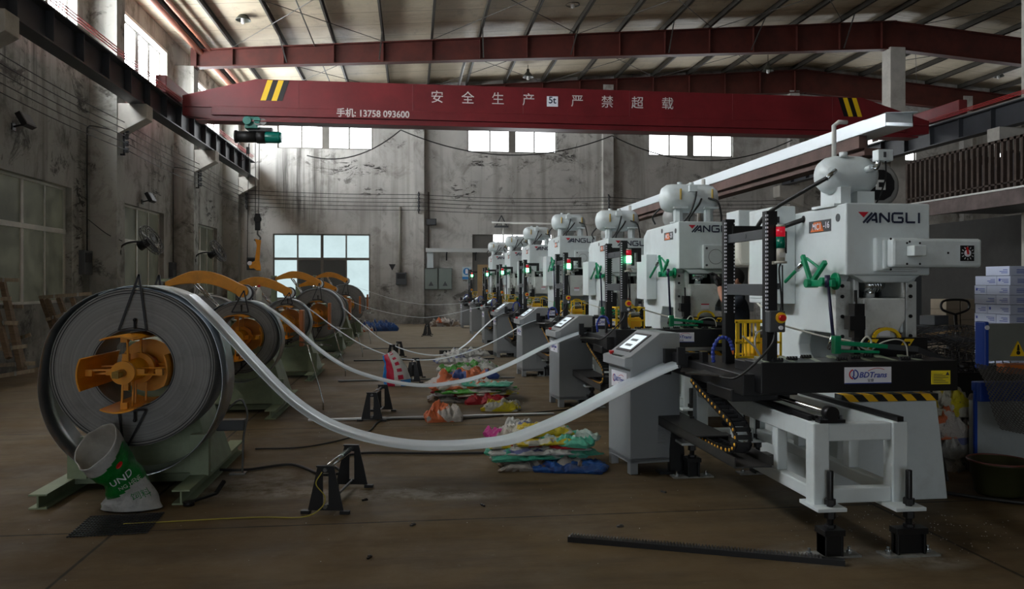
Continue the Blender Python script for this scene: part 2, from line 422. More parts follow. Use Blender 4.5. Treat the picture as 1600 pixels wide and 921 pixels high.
# back wall
BU = [(-5.18, -1.55, 6.82, 8.25), (2.15, 5.75, 6.82, 8.25), (9.55, 13.15, 6.82, 8.25), (17.7, 21.3, 6.82, 8.25), (25.2, 28.8, 6.82, 8.25)]
BL = [(-5.35, -1.65, 1.0, 3.52)]
DOOR = (2.35, 5.6, 0, 3.55)
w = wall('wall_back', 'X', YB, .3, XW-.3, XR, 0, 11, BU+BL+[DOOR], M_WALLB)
wall('wall_right', 'Y', XR, .3, YF, YB, 0, 10, [(14, 18, 2, 5)], M_WALL)
wall('wall_front', 'X', YF, -.3, XW-.3, XR, 0, 11, [(-6, 3, 0, 5)], M_WALL)
b = MB()
for x0, x1 in ((XW-.3, XC+.3), (XC+.3, XR)):
    b.prism([(x0, roofz(x0)), (x1, roofz(x1-1e-6)), (x1, roofz(x1-1e-6)+.1), (x0, roofz(x0)+.1)], 'Y', YF-.3, YB+.3)
struct(b.build('ceiling', M_ROOF), 'cream foil-lined pitched roof with dark seams')

# daylight panes
def pane_mat(name, col, e, dirt=0.):
    t = NT(name, .3)
    c = t.mix(t.rng(t.noise(1.6, 5, .7), .35, .7), col, tuple(k*(1-dirt) for k in col))
    t.l.new(c, t.b.inputs['Emission Color']); t.b.inputs['Emission Strength'].default_value = e
    t.b.inputs['Specular IOR Level'].default_value = .15; t.b.inputs['Roughness'].default_value = .5
    return t.out(t.mix(.5, (.03, .03, .025), (.03, .03, .025)))
M_SKYP = pane_mat('sky_lit_pane', (.93, .97, 1.), PANE_B)
M_SKYL = pane_mat('sky_lit_pane_left', (.93, .97, 1.), PANE)
M_LOWP = pane_mat('dim_dirty_pane', (.06, .060, .04), .34, .8)
M_BKP = pane_mat('pale_lit_pane', (.52, .66, .68), .62, .12)
M_DKP = pane_mat('dark_pane', (.03, .03, .028), .3, .4)
wi = [0]
def window(along, fixed, hole, cols, transom, mats, framem, inset=.18, label='window'):
    wi[0] += 1
    a0, a1, z0, z1 = hole
    sgn = -1 if along == 'Y' else 1
    def bx(b, u0, u1, d0, d1, v0, v1):
        if along == 'Y': b.box(fixed-d1, fixed-d0, u0, u1, v0, v1)
        else: b.box(u0, u1, fixed+d0, fixed+d1, v0, v1)
    fr = MB(); t = .055
    for (u0, u1, v0, v1) in ((a0, a1, z0, z0+t), (a0, a1, z1-t, z1), (a0, a0+t, z0, z1), (a1-t, a1, z0, z1)): bx(fr, u0, u1, inset-.04, inset+.04, v0, v1)
    if transom: bx(fr, a0, a1, inset-.045, inset+.045, transom-.05, transom+.05)
    for k in range(1, cols): 
        u = a0+(a1-a0)*k/cols; ww = (.14 if along == 'X' else .13) if z0 > 6 and k*2 == cols else .055 if k*2 == cols else (.075 if z0 > 6 and along == 'Y' else .03)
        bx(fr, u-ww, u+ww, inset-.03, inset+.03, z0, z1)
    f = struct(fr.build('window_%d' % wi[0], framem, bevel=.006), label)
    rows = [(z0, transom), (transom, z1)] if transom else [(z0, z1)]
    for r, (v0, v1) in enumerate(rows):
        for k in range(cols):
            u0, u1 = a0+(a1-a0)*k/cols, a0+(a1-a0)*(k+1)/cols
            g = MB(); bx(g, u0+.03, u1-.03, inset-.004, inset+.004, v0+.03, v1-.03)
            g.build('window_pane', mats(r, k), f)
    return f
for i, h in enumerate(UH): window('Y', XW, h, 4, None, lambda r, k: M_SKYL, M['frame'], .22, 'tall high window of the left wall, bay %d, four bright panes' % (i+1) if False else 'bright four-pane high window above the left crane rail')
for i, h in enumerate(LH): window('Y', XW, h, 4, 2.68, lambda r, k: M_LOWP, M['framel'], .16, 'dirty grey-framed lower window of the left wall')
for h in BU: window('X', YB, h, 4, None, lambda r, k: M_SKYP, M['frame'], .1, 'bright four-pane high window of the back wall')
window('X', YB, BL[0], 4, 2.55, lambda r, k: M_BKP if (r == 1 or k in (0, 3)) else M_DKP, M['frame'], .1, 'pale lower window of the back wall with two dark middle panes')
window('Y', XR+.3, (14, 18, 2, 5), 4, 3.5, lambda r, k: M_SKYP, M['frame'], -.2, 'small bright window far off under the mezzanine')
# white outer reveal strips of the upper left windows
for i, h in enumerate(UH):
    b = MB(); a0, a1, z0, z1 = h
    b.box(XW-.19, XW+.012, a1-.014, a1+.07, z0+.002, z1+.07); b.box(XW-.19, XW+.0115, a0+.002, a1-.015, z1-.014, z1+.069); b.box(XW-.2, XW+.05, a0-.05, a1+.07, z0-.07, z0)
    struct(b.build('trim_%d' % (i+1), M['framew']), 'pale reveal around a high left window')
# half-open door in the back wall
dr = MB(); dr.box(2.35, 3.15, YB+.08, YB+.14, 0, 3.55)
d1 = struct(dr.build('door_1', mat('brown_grey_door', (.11, .105, .095), .6, var=.1, scale=3)), 'dark grey sliding door leaf in the back wall')
dp = MB(); dp.box(3.15, 5.6, YB+.2, YB+.21, 0, 3.55); p = struct(dp.build('window_%d' % (wi[0]+1), pane_mat('door_light', (.93, .97, 1.), 2.2)), 'bright glazed opening beside the dark door leaf')
fb = MB()
for x in (3.15, 3.95, 4.75, 5.56): fb.box(x, x+.05, YB+.13, YB+.18, 0, 3.55)
fb.box(3.15, 5.6, YB+.13, YB+.18, 2.9, 2.95); fb.build('window_frame', M['frame'], p)
# front (behind the camera) doorway daylight surface: open to the sky

# pilasters (left) + corbels, columns
for i, y in enumerate(PIL):
    b = MB().box(XW-.05, XF, y, y+.5, 0, 8.14 if True else 0)
    o = struct(b.build('trim_%d' % (10+i), M_WALL), 'plastered wall pilaster under the crane rail')
    c = MB().prism([(XF-.05, 4.95), (XF+.02, 4.95), (XF+.62, 5.3), (XF+.62, 5.62), (XF-.05, 5.62)], 'Y', y+.03, y+.47)
    struct(c.build('corbel', M['concrete'], bevel=.01), 'concrete corbel carrying the left crane rail beam')
for x in (.02, 7.6, 15.5, 23.3):
    struct(MB().box(x, x+.42, YB-.28, YB+.05, 0, 9.6 if x > 5 else 9.0).build('trim_%d' % (30+int(x)), M_WALLB), 'plastered pilaster of the back wall')
for i, y in enumerate(PIL[:-1]):
    if y > 5:
        o = struct(MB().box(XC, XC+.55, y, y+.5, 0, 9.55).build('column', M['concrete'], bevel=.02), 'square concrete column under the roof ridge')
    if y > 5:
        c = MB().prism([(XC+.05, 4.75), (XC-1.0, 5.15), (XC-1.0, 5.62), (XC+.05, 5.62)], 'Y', y+.03, y+.47)
        struct(c.build('corbel', M['concrete'], bevel=.01), 'concrete corbel carrying the right crane rail beam')
struct(MB().prism([(XC+.05, 4.75), (XC-1.0, 5.15), (XC-1.0, 5.62), (XC+.05, 5.62)], 'Y', 31.0, YB).build('corbel', M['concrete'], bevel=.01), 'concrete corbel at the back wall carrying the right rail')

# rafters: welded I-sections, deeper towards the ridge
def rafter(y):
    zb = lambda x: 8.14+(x-XF)*(9.5-8.14)/(XC-XF) if x < XC+.3 else 9.5-(x-XC-.3)*.075
    zt = lambda x: 8.68+(x-XF)*(10.45-8.68)/(XC-XF) if x < XC+.3 else 10.45-(x-XC-.3)*.085
    xs = [XF-.1, XC+.3, XR]; b = MB()
    for x0, x1 in zip(xs, xs[1:]):
        x1e = x1-1e-5
        b.prism([(x0, zb(x0)), (x1, zb(x1e)), (x1, zt(x1e)), (x0, zt(x0))], 'Y', y+.14, y+.16)
        for z, s in ((zb, .03), (zt, -.03)): b.prism([(x0, z(x0)), (x1, z(x1e)), (x1, z(x1e)+s), (x0, z(x0)+s)], 'Y', y, y+.3)
    x = XF+1.09
    while x < XC: b.box(x-.008, x+.008, y+.02, y+.28, zb(x), zt(x)); x += 1.51
    b.box(XF-.12, XF+.05, y-.02, y+.32, 8.1, 8.7)
    return b
for y in PIL[3:]:
    struct(rafter(y+.1 if y < 31 else 31.2).build('roof_rafter', M['redoxide']), 'red-oxide steel rafter under the roof lining')
def zr(x): return roofz(x)
x = XF+1.09-1.51*0; xs = [XF+.1]
while x < XR-1: xs.append(x); x += 1.51
for x in xs:
    z = roofz(x)
    b = MB(); b.box(x-.035, x-.02, 4, YB, z-.2, z-.02); b.box(x-.035, x+.035, 4, YB, z-.2, z-.185); b.box(x-.035, x+.035, 4, YB, z-.035, z-.02)
    b.box(x+.02, x+.035, 4, YB, z-.2, z-.165)
    struct(b.build('roof_purlin', M['purlin']), 'dark steel purlin running along the hall')
# knee struts between purlin and rafter, visible as thin slanted bars
for i, x in enumerate([XF+1.09+1.51*k for k in range(1, 15, 2)]):
    b = MB().bar((x, 24.2, roofz(x)-.18), (x-.12 if i % 2 else x+.1, 25.04, 8.2+(x-XF)*.0607), .04, .01)
    struct(b.build('trim_%d' % (60+i), M['dsteel']), 'thin knee brace from purlin to rafter')
# diagonal rod bracing between rafter bays
for k, (x0, x1) in enumerate(((-5.4, -.9), (.6, 5.2), (5.2, 9.7), (9.7, 14.2), (17, 21))):
    for a, c in ((x0, x1), (x1, x0)):
        struct(MB().tube([(a, 25.3, roofz(a)-.3), (c, 31.1, roofz(c)-.3)], .012, 6).build('trim_%d' % (70+k), M['purlin']), 'thin diagonal bracing rod under the roof')
        struct(MB().tube([(a, 18.9, roofz(a)-.3), (c, 24.9, roofz(c)-.3)], .012, 6).build('trim_%d' % (80+k), M['purlin']), 'thin diagonal bracing rod under the nearer roof bay')
struct(MB().cyl((-3.0, 4, roofz(-3)-.28), (-3.0, 31, roofz(-3)-.28), .02, 8).build('trim_90', M['purlin']), 'thin tie rod along the roof')
tag(MB().cyl((XF+.12, 2, 8.62), (XF+.12, YB, 8.62), .085, 16).cyl((XF+.4, 2, 8.72), (XF+.4, YB, 8.72), .06, 12).build('eave_pipe', M['pipe']),
    'long reddish brown pipe along the top of the left wall', 'pipe')
tag(MB().cyl((1.75, 25.3, roofz(1.75)-.42), (1.75, 31.1, roofz(1.75)-.42), .055, 10).build('roof_pipe', M['dsteel']), 'pale pipe under the roof lining in the far bay', 'pipe')

# crane rail beams
def railbeam(x, y1, label, side):
    t = thing('crane_rail_beam', label, 'beam', (x, 0, 0))
    b = MB(); b.box(-.015, .015, 0, y1, 5.64, 6.2); b.box(-.16, .16, 0, y1, 5.62, 5.65); b.box(-.18, .18, 0, y1, 6.18, 6.21)
    y = .6
    while y < y1: b.box(-.15, .15, y-.01, y+.01, 5.65, 6.18); y += 1.24
    b.build('girder', M['rail'], t)
    MB().box(-.035, .035, 0, y1, 6.21, 6.29).build('rail', M['steely'], t)
    c = MB()
    for k in range(3): c.tube([(side*(.12+.03*k), 0, 6.33+.03*k), (side*(.12+.03*k), y1-.3, 6.33+.03*k)], .012, 6)
    c.build('conductor_bar', mat('conductor_red', (.42, .02, .02), .4), t)
    return t
railbeam(XF+.4, 31.3, 'dark steel crane rail beam with red conductor bars along the left wall', 1)
railbeam(15.2, 31.4, 'dark steel crane rail beam on the right above the mezzanine railing', -1)

# ================================================================ BRIDGE CRANE
YC = 21.8
cr = thing('bridge_crane', 'red single-girder bridge crane with white lettering across the hall', 'crane', (0, YC, 0))
prof = [(-5.95, 5.98), (-4.9, 5.86), (14.0, 5.86), (15.0, 5.98), (15.0, 6.35), (12.9, 6.98), (-4.1, 6.98), (-5.95, 6.5)]
g = MB().prism(prof, 'Y', -.16, .16); g.box(-5.6, 14.6, -.26, .26, 5.84, 5.88); g.box(-5.9, 14.9, -.2, .2, 6.2, 6.24)
g.prism([(-5.2, 6.0), (14.2, 6.0), (14.2, 6.22), (-5.2, 6.22)], 'Y', -.24, .24)
for x in range(-3, 14, 3): g.box(x-.006, x+.006, -.168, .168, 6.22, 6.97)
g.build('girder', M['red'], cr, bevel=.008)
for x in (-6.13, 15.2):
    e = MB().box(x-.13, x+.13, -1.35, 1.35, 6.3, 6.72); 
    e.build('end_carriage', M['red'], cr, bevel=.02)
    wv = MB()
    for yy in (-1.05, 1.05): wv.cyl((x-.06, yy, 6.42), (x+.06, yy, 6.42), .125, 20)
    wv.build('wheels', M['dsteel'], cr)
def stripes(x0, n, col, w=.14, step=.28, sl=.18):
    b = MB()
    for k in range(n):
        x = x0+k*step; b.prism([(x, 6.42), (x+w, 6.42), (x+w+sl, 6.96), (x+sl, 6.96)], 'Y', -.168, -.161)
    return b
stripes(-3.98, 2, 0).build('yellow_stripes', M['yel'], cr); stripes(-3.84, 2, 0).build('black_stripes', M['black'], cr)
stripes(12.35, 2, 0, sl=-.18).build('black_stripes', M['black'], cr); stripes(12.49, 2, 0, sl=-.18).build('yellow_stripes', M['yel'], cr)
for ch, px in zip('安全生产严禁超载', (683, 731, 778, 826, 902, 949, 996, 1043)):
    a = (px-800)/1245; xx = (YC-.17)*(.1236+a*.9923)/(.9923-a*.1236)
    text('painted_character', ch, .36, M['letters'], cr, FRONT(xx, -.172, 6.62), .003)
text('painted_phone_number', '手机: 13758 093600', .25, M['letters'], cr, FRONT(-1.05, -.246, 6.12), .002, weight=.005, sx=.93)
MB().box(3.66, 3.97, -.175, -.162, 6.47, 6.75).build('capacity_plate', M['label'], cr)
text('capacity_lettering', '5t', .26, M['navy'], cr, FRONT(3.81, -.178, 6.635), .001, weight=.004)
# hoist
ho = thing('electric_hoist', 'teal electric wire rope hoist under the red crane girder', 'hoist', (-4.0, YC, 0))
h = MB().cyl((-.62, 0, 5.48), (-.1, 0, 5.48), .15, 24); h.box(-.3, .3, -.1, .1, 5.62, 5.72); h.cyl((-.66, 0, 5.48), (-.6, 0, 5.48), .17, 24); h.cyl((-.1, 0, 5.48), (.12, 0, 5.48), .17, 24)
h.build('drum_housing', M['rubber'], ho)
MB().cyl((.12, 0, 5.48), (.5, 0, 5.48), .155, 24).cyl((.5, 0, 5.48), (.54, 0, 5.48), .14, 24).build('motor', M['teal'], ho, bevel=.01)
h = MB().box(-.38, -.05, -.2, .2, 5.68, 5.98); h.cyl((-.3, -.3, 5.86), (-.3, -.18, 5.86), .11, 18); h.cyl((-.05, -.26, 5.88), (-.05, -.18, 5.88), .09, 18); h.build('trolley', M['teal'], ho, bevel=.01)
h = MB(); 
for x in (-.28, -.05, .1): h.cyl((x, -.24, 5.84), (x, -.16, 5.84), .085, 16)
h.build('trolley_wheels', M['dsteel'], ho)
h = MB().tube([(-.13, -.05, 5.4), (-.13, -.05, 3.4)], .01, 6).tube([(-.03, -.05, 5.4), (-.05, -.05, 3.4)], .01, 6); h.build('wire_rope', M['rubber'], ho)
MB().box(-.14, -.0, -.09, .0, 3.0, 3.45).cyl((-.07, -.1, 3.3), (-.07, .0, 3.3), .1, 16).build('hook_block', M['black'], ho, bevel=.02)
MB().tube(smooth([(-.07, -.05, 3.0), (-.07, -.05, 2.9), (.0, -.05, 2.8), (-.07, -.05, 2.7), (-.16, -.05, 2.76)]), .022, 8).build('hook', M['dsteel'], ho)
MB().tube(smooth([(-.55, -.05, 5.35), (-.6, -.05, 5.0), (-.45, -.05, 4.85), (-.32, -.05, 5.1), (-.28, -.05, 5.3)]), .008, 6).tube([(-.3, -.05, 5.3), (-.34, -.05, 2.15)], .009, 6).box(-.36, -.28, -.09, -.02, 5.02, 5.2).build('control_cable', M['rubber'], ho)
cl = thing('lifting_clamp', 'yellow lifting clamp hanging from the hoist hook', 'clamp', (-4.07, YC-.05, 0))
c = MB(); c.prism([(-.07, 2.78), (.09, 2.74), (.07, 2.6), (.05, 2.2), (.08, 2.05), (.08, 1.93), (-.02, 1.94), (-.1, 2.0), (-.2, 1.99), (-.24, 2.12), (-.1, 2.18), (-.07, 2.2), (-.02, 2.6)], 'Y', -.03, .03)
c.build('clamp_body', M['yellow'], cl, bevel=.01); MB().cyl((-.2, -.06, 2.13), (-.2, .06, 2.13), .055, 14).build('clamp_pad', M['label'], cl)

# festoon cable under the girder, from hooks on a wire
fw = thing('festoon_cable', 'black festoon cable sagging below the crane girder in front of the back wall', 'cable', (0, 0, 0))
b = MB(); hooks = [(-5.0, 6.0), (-1.9, 7.1), (.45-.0, 7.55), (8.35, 7.55), (14.7, 7.4)]
b.tube(catpts((-3.9, YB-1.3, 6.35), (-.45, YB-1.3, 7.38), .5), .022, 6); b.tube(catpts((-.45, YB-1.3, 7.38), (7.7, YB-1.3, 7.35), .85, 24), .022, 6)
b.tube(catpts((7.7, YB-1.3, 7.35), (15.1, YB-1.3, 7.35), .9, 24), .022, 6); b.build('cable', M['rubber'], fw)
MB().tube([(-3.5, YB-1.3, 7.42), (15.4, YB-1.3, 7.42)], .008, 5).build('carrier_wire', M['rubber'], fw)

# hanging roof lamps
def lamp(loc, label):
    t = thing('pendant_lamp', label, 'lamp', loc, group='hanging factory lamps')
    MB().cyl((0, 0, .32), (0, 0, .95), .012, 8).build('stem', M['black'], t)
    MB().lathe([(.025, .32), (.05, .3), (.06, .2), (.1, .16), (.2, .03), (.21, 0), (.2, 0), (.09, .14), (.05, .14)], seg=28).build('lamp_shade', mat('lamp_shade_enamel', (.03, .033, .026), .4), t)
    MB().lathe([(.03, .15), (.06, .06), (.06, -.05), (.045, -.09), (0, -.1)], seg=18).build('bulb', mat('bulb_glass', (.75, .75, .72), .15), t)
    return t
for (px, py, Y, lb) in ((380, 32, 23, 'pendant lamp nearest the left high windows'), (895, 8, 23, 'pendant lamp at the top centre of the roof'),
                        (825, 121, 29.5, 'small pendant lamp above the painted slogan'), (1200, 111, 29.5, 'small pendant lamp left of the ridge column'), (1560, 120, 29.5, 'small pendant lamp right of the ridge column')):
    a = (px-800)/1245; d = Y/(.9923-a*.1236); xx = d*(.1236+a*.9923); z = 1.6+(443-py)*d/1245
    l = lamp((xx, Y, z), lb+', dark conical shade')
    k = (roofz(xx)-.2-z)/.95; l.children[0].scale = (1, 1, max(1, k))
    if k > 1: l.children[0].location = (0, 0, .32-.32*k)

# ================================================================ LEFT WALL FITTINGS
def insulators(name, loc, rz, lab):
    t = thing(name, lab, 'bracket', loc, rz, 'wire racks')
    b = MB().box(-.02, .02, -.1, -.06, -.42, .42).box(-.02, .02, -.1, 0, .38, .42).box(-.02, .02, -.1, 0, -.42, -.38); b.build('bracket', M['black'], t)
    for k in range(5):
        MB().lathe([(.03, -.06), (.055, -.03), (.035, 0), (.055, .03), (.03, .06)], (0, -.14, .3-.15*k), seg=14).build('insulator', M['dgrey'], t)
    return t
for i in range(3, 7):
    insulators('wire_rack', (XF, PIL[i]+.22, 4.9), radians(90), 'black wire rack with five insulators on the %s pilaster of the left wall' % ['', '', '', 'foremost', 'nearest visible', 'second', 'third'][i])
insulators('wire_rack', (.23, YB-.28, 4.75), 0, 'black wire rack on the back wall pilaster right of the lower window')
insulators('wire_rack', (7.8, YB-.28, 4.75), 0, 'black wire rack on the back wall pilaster above the far presses')
insulators('wire_rack', (-6.3, YB-.05, 4.85), 0, 'black wire rack in the far left corner of the hall')
for k in range(5):
    z = 5.2-.15*k; b = MB()
    ys = [PIL[i]+.22 for i in range(2, 8)]
    for y0, y1 in zip(ys, ys[1:]): b.tube(catpts((XF+.15, y0, z), (XF+.15, min(y1, 31.3), z), .05, 8), .009, 5)
    tag(b.build('overhead_wire', M['rubber']), 'black wire strung along the left wall, %s of five' % ['topmost', 'second', 'middle', 'fourth', 'lowest'][k], 'wire', 'left wall wires')
    b = MB(); b.tube(catpts((-6.3, YB-.2, z-.05), (.23, YB-.43, z-.15), .05), .011, 5); b.tube(catpts((.23, YB-.43, z-.15), (7.8, YB-.43, z-.15), .1), .011, 5)
    b.tube(catpts((7.8, YB-.43, z-.15), (15.5, YB-.3, z-.15), .1), .011, 5)
    tag(b.build('overhead_wire', M['rubber']), 'black wire strung across the back wall, %s of five' % ['topmost', 'second', 'middle', 'fourth', 'lowest'][k], 'wire', 'back wall wires')

def wallfan(loc, lab):
    t = thing('wall_fan', lab, 'fan', loc, 0, 'wall fans')
    MB().tube(smooth([(-.05, 0, -.15), (.02, 0, 0), (.2, 0, .08), (.5, 0, .1)]), .022, 8).cyl((-.06, -.02, -.15), (.0, 0, -.15), .07, 12).build('bracket_arm', M['black'], t)
    mx = Matrix.Translation((.62, 0, .12)) @ R3(0, radians(62), radians(-12))
    MB().cyl(mx @ Vector((0, 0, -.28)), mx @ Vector((0, 0, -.02)), .11, 18, .09).build('fan_motor', M['black'], t)
    g = MB()
    for r, h in ((.36, .06), (.36, .0), (.26, .1), (.14, .11)):
        g.tube([mx @ Vector((r*cos(a*pi/16), r*sin(a*pi/16), h)) for a in range(33)], .008, 5)
    for a in range(20):
        c, s_ = cos(a*pi/10), sin(a*pi/10)
        g.tube([mx @ Vector((r*c, r*s_, h)) for r, h in ((.05, .11), (.2, .11), (.33, .09), (.36, .03), (.33, -.03), (.1, -.06))], .004, 4)
    g.build('fan_guard', M['black'], t)
    bl = MB()
    for a in range(3):
        an = a*2*pi/3
        bl.prism([(.04, -.05), (.3, -.12), (.32, .06), (.05, .04)], 'Z', .025, .032, mx @ Matrix.Rotation(an, 4, 'Z') @ Matrix.Rotation(.3, 4, 'X'))
    bl.build('fan_blades', M['dgrey'], t)
    return t
wallfan((XF, 18.95, 2.45), 'black wall fan on the pilaster left of the middle lower window')
wallfan((XF, 25.2, 2.45), 'black wall fan on the farther pilaster beside the third lower window')
def flood(loc, rz, lab, tilt=.5):
    t = thing('floodlight', lab, 'light', loc, rz, 'floodlights')
    mx = R3(-tilt, 0, 0)
    MB().box(-.2, .2, -.3, -.2, -.13, .13, mx).build('lamp_housing', M['black'], t, bevel=.01)
    MB().box(-.17, .17, -.305, -.3, -.1, .1, mx).build('lamp_glass', M['dgrey'], t)
    MB().bar((0, 0, 0), (0, -.2, .05), .03).box(-.06, .06, -.02, 0, -.06, .06).build('bracket', M['black'], t)
flood((XW, 15.25, 4.4), radians(90), 'black floodlight on the left wall above the nearest lower window')
flood((XW, 22.1, 3.75), radians(90), 'small floodlight over the middle lower window')
flood((.72, YB, 4.0), 0, 'black floodlight on the back wall right of the pilaster', 0)
def jbox(loc, rz, lab, s=1.):
    t = thing('junction_box', lab, 'box', loc, rz)
    MB().box(-.17*s, .17*s, -.12, 0, -.2*s, .2*s).build('box_body', M['dgrey'], t, bevel=.01)
    MB().box(-.13*s, .13*s, -.128, -.12, -.0, .16*s).build('box_window', M['black'], t)
    return t
jbox((XW, 18.3, 2.05), radians(90), 'grey box on the flaking wall right of the nearest lower window', 1.3)
jbox((XW, 24.6, 2.0), radians(90), 'dark switch box between the second and third left windows', 1.1)
jbox((-6.1, YB, 2.35), 0, 'dark switch box low in the far left corner behind the hoist cable', 1.2)
jbox((-.45, YB, 1.78), 0, 'dark switch box on the back wall below a vertical conduit', 1.2)
tag(MB().cyl((-.5, YB-.04, 1.98), (-.5, YB-.04, 4.6), .05, 10).build('conduit', mat('conduit_grey', (.25, .24, .21), .5)), 'vertical grey conduit above the back wall switch box', 'pipe')
tag(MB().cyl((.62, YB-.04, 2.0), (.62, YB-.04, 5.2), .03, 10).build('conduit', mat('conduit_dark', (.09, .07, .06), .5)), 'thin vertical conduit beside the back wall pilaster', 'pipe')
tag(MB().prism([(-.93, 2.35), (-.67, 2.35), (-.8, 2.1)], 'Y', YB-.03, YB).build('triangular_plate', M['black']), 'small black downward-pointing triangle on the back wall', 'plate')
for i, (Y, z0) in enumerate(((18.45, 2.0), (24.75, 2.2))):
    tag(MB().tube([(XW+.03, Y, z0), (XW+.03, Y, 5.0)], .014, 6).tube(smooth([(XW+.03, Y, 5.0), (XW+.1, Y+.05, 5.06), (XF-.1, Y+.1, 5.0)]), .014, 6).build('wall_cable', M['rubber']),
        ['black cable down the wall right of the nearest lower window', 'black cable down the wall before the third lower window'][i], 'cable')
tag(MB().tube(smooth([(XW+.05, 18.45, 3.0), (XF-.2, 18.62, 2.7), (XF+.05, 18.85, 2.55)]), .01, 6).build('fan_cable', M['rubber']), 'thin cable swinging from the wall to the nearer wall fan', 'cable')

# electric cabinets on the back wall
for x0, lb in ((.45, 'left one of two grey wall cabinets with warning triangles'), (1.0, 'right one of two grey wall cabinets with warning triangles')):
    t = thing('electric_cabinet', lb+' on the back wall', 'cabinet', (x0, YB, 0), group='wall cabinets')
    MB().box(0, .53, -.25, 0, 1.35, 2.2).build('cabinet_body', mat('sage_cabinet', (.12, .145, .135), .5), t, bevel=.01)
    MB().box(.02, .51, -.27, -.25, 1.38, 2.17).build('door', mat('sage_cabinet2', (.18, .215, .2), .45), t, bevel=.006)
    MB().prism([(.16, 1.5), (.36, 1.5), (.26, 1.68)], 'Y', -.276, -.27).build('warning_triangle', M['dgrey'], t)
t = thing('cable_duct', 'bright metal cable duct on brackets across the back wall beside the door', 'duct', (0, YB, 0))
MB().box(.5, 3.1, -.4, -.18, 2.82, 2.97).build('duct', M['steely'], t)
MB().box(.55, .8, -.3, -.02, 2.2, 2.82).build('duct_drop', mat('pale_duct', (.5, .56, .58), .4), t)
for x in (1.3, 2.45): MB().prism([(-.38, 2.82), (0, 2.82), (0, 2.5), (-.05, 2.5), (-.06, 2.78), (-.38, 2.78)], 'X', x, x+.05).build('bracket', M['black'], t)
t = thing('safety_sign', 'blue and white mandatory-gear sign on the back wall by the door', 'sign', (2.12, YB, 0))
MB().box(-.17, .17, -.02, 0, 1.75, 2.25).build('board', mat('sign_pale', (.5, .62, .68), .5), t)
MB().cyl((0, -.025, 2.07), (0, -.02, 2.07), .14, 28).box(-.17, .17, -.025, -.02, 1.76, 1.86).build('blue_field', mat('sign_blue', (.02, .2, .5), .5), t)
MB().box(-.05, .05, -.03, -.025, 1.98, 2.12).sphere((0, -.026, 2.13), .05, (1, .1, .8)).build('pictogram', M['label'], t)
# plywood sheet by the last press
tag(MB().box(2.23, 2.6, 27.6, 27.63, .0, 2.25).build('plywood_sheet', M['ply']), 'upright plywood sheet behind the farthest press posts', 'board')

# ================================================================ MEZZANINE (right)
mz = thing('mezzanine', 'dark steel mezzanine with a railing of rusty bars on the right', 'mezzanine', (0, 0, 0))
MB().box(12.95, 15.8, 8, 19.5, 3.45, 3.62).build('deck', M['dgrey'], mz)
MB().box(12.85, 12.95, 8, 19.5, 3.3, 3.64).build('edge_beam', mat('rusty_channel', (.09, .065, .06), .7, var=.4, scale=3), mz)
MB().box(12.82, 12.98, 8, 19.5, 3.64, 3.68).build('edge_angle', M['steely'], mz)
rb = MB(); rb.box(12.88, 12.93, 8, 19.5, 4.72, 4.78); rb.box(12.88, 12.92, 8, 19.5, 3.78, 3.82)
rb.build('top_rail', M['rust'], mz)
bars = []; y = 13.2; k = 0
while y < 19.5:
    MB().box(12.88, 12.96, y, y+.07, 3.68, 4.78).build('baluster', M['rust'], mz); y += .19; k += 1
for y in (10, 14.8, 19.2): MB().box(12.9, 13.1, y, y+.2, 0, 3.45).build('post', M['dgrey'], mz)
# clutter on the mezzanine
for i in range(26):
    y = 13.4+i*.24; hgt = .5+.5*rnd.random()
    mm = [M['rust'], M['black'], M['rust'], M['dgrey']][i % 4]
    tag(MB().box(13.15, 13.15+.3+.4*rnd.random(), y, y+.2, 3.62, 3.62+hgt).cyl((13.4, y+.1, 3.62+hgt), (13.4, y+.1, 3.66+hgt), .05, 10).build('stored_die', mm, bevel=.015), 'dark stored tooling block behind the mezzanine railing', 'tooling', 'tooling stored behind the mezzanine railing')
struct(MB().box(16.2, 16.3, 2, 24, 0, 3.45).build('wall_partition', mat('dark_partition', (.03, .029, .027), .9, var=.2, scale=2, bump=.2)), 'dark wall below the mezzanine')
# ================================================================ DECOILERS, COILS AND STRIPS
def ring_xz(cx, cz, R, y0, y1, b, n=72, r_in=None):
    pass
def make_coil(cx, y, zc, R, rin, w, label, extra=0, seg=96):
    t = thing('steel_coil', label, 'coil', (cx, y, zc), group=None)
    b = MB(); b.lathe([(rin, .003), (rin, 0), (rin+.003, 0), (R-.008, 0), (R-.004, 0), (R, .004), (R, w-.004), (R-.004, w), (rin, w)], axis='Y', seg=seg, closed=True)
    # winding grooves as fine rings on the near face
    o = b.build('coil_body', M_COILF, t)
    g = MB()
    for r in (R-.012, R-.03, rin+.01):
        g.lathe([(r-.003, -.0015), (r+.001, -.0035), (r+.003, -.0015), (r+.001, .001)], axis='Y', seg=seg, closed=True)
    g.build('edge_lines', M['black'], t)
    return t
def ribbon(pts, y0, y1, th=.0025):
    """strip following XZ points, width along Y"""
    b = MB(); bm = b.bm; P = [Vector((p[0], 0, p[1])) for p in pts]; rows = []
    for i, p in enumerate(P):
        d = (P[min(i+1, len(P)-1)]-P[max(0, i-1)]).normalized(); nrm = Vector((-d.z, 0, d.x))*th
        rows.append([bm.verts.new((q.x, yy, q.z)) for q, yy in ((p, y0), (p, y1), (p+nrm, y1), (p+nrm, y0))])
    for A, B in zip(rows, rows[1:]):
        for k in range(4): f = bm.faces.new((A[k], A[(k+1) % 4], B[(k+1) % 4], B[k])); f.smooth = k in (0, 2)
    bm.faces.new(rows[0][::-1]); bm.faces.new(rows[-1]); return b
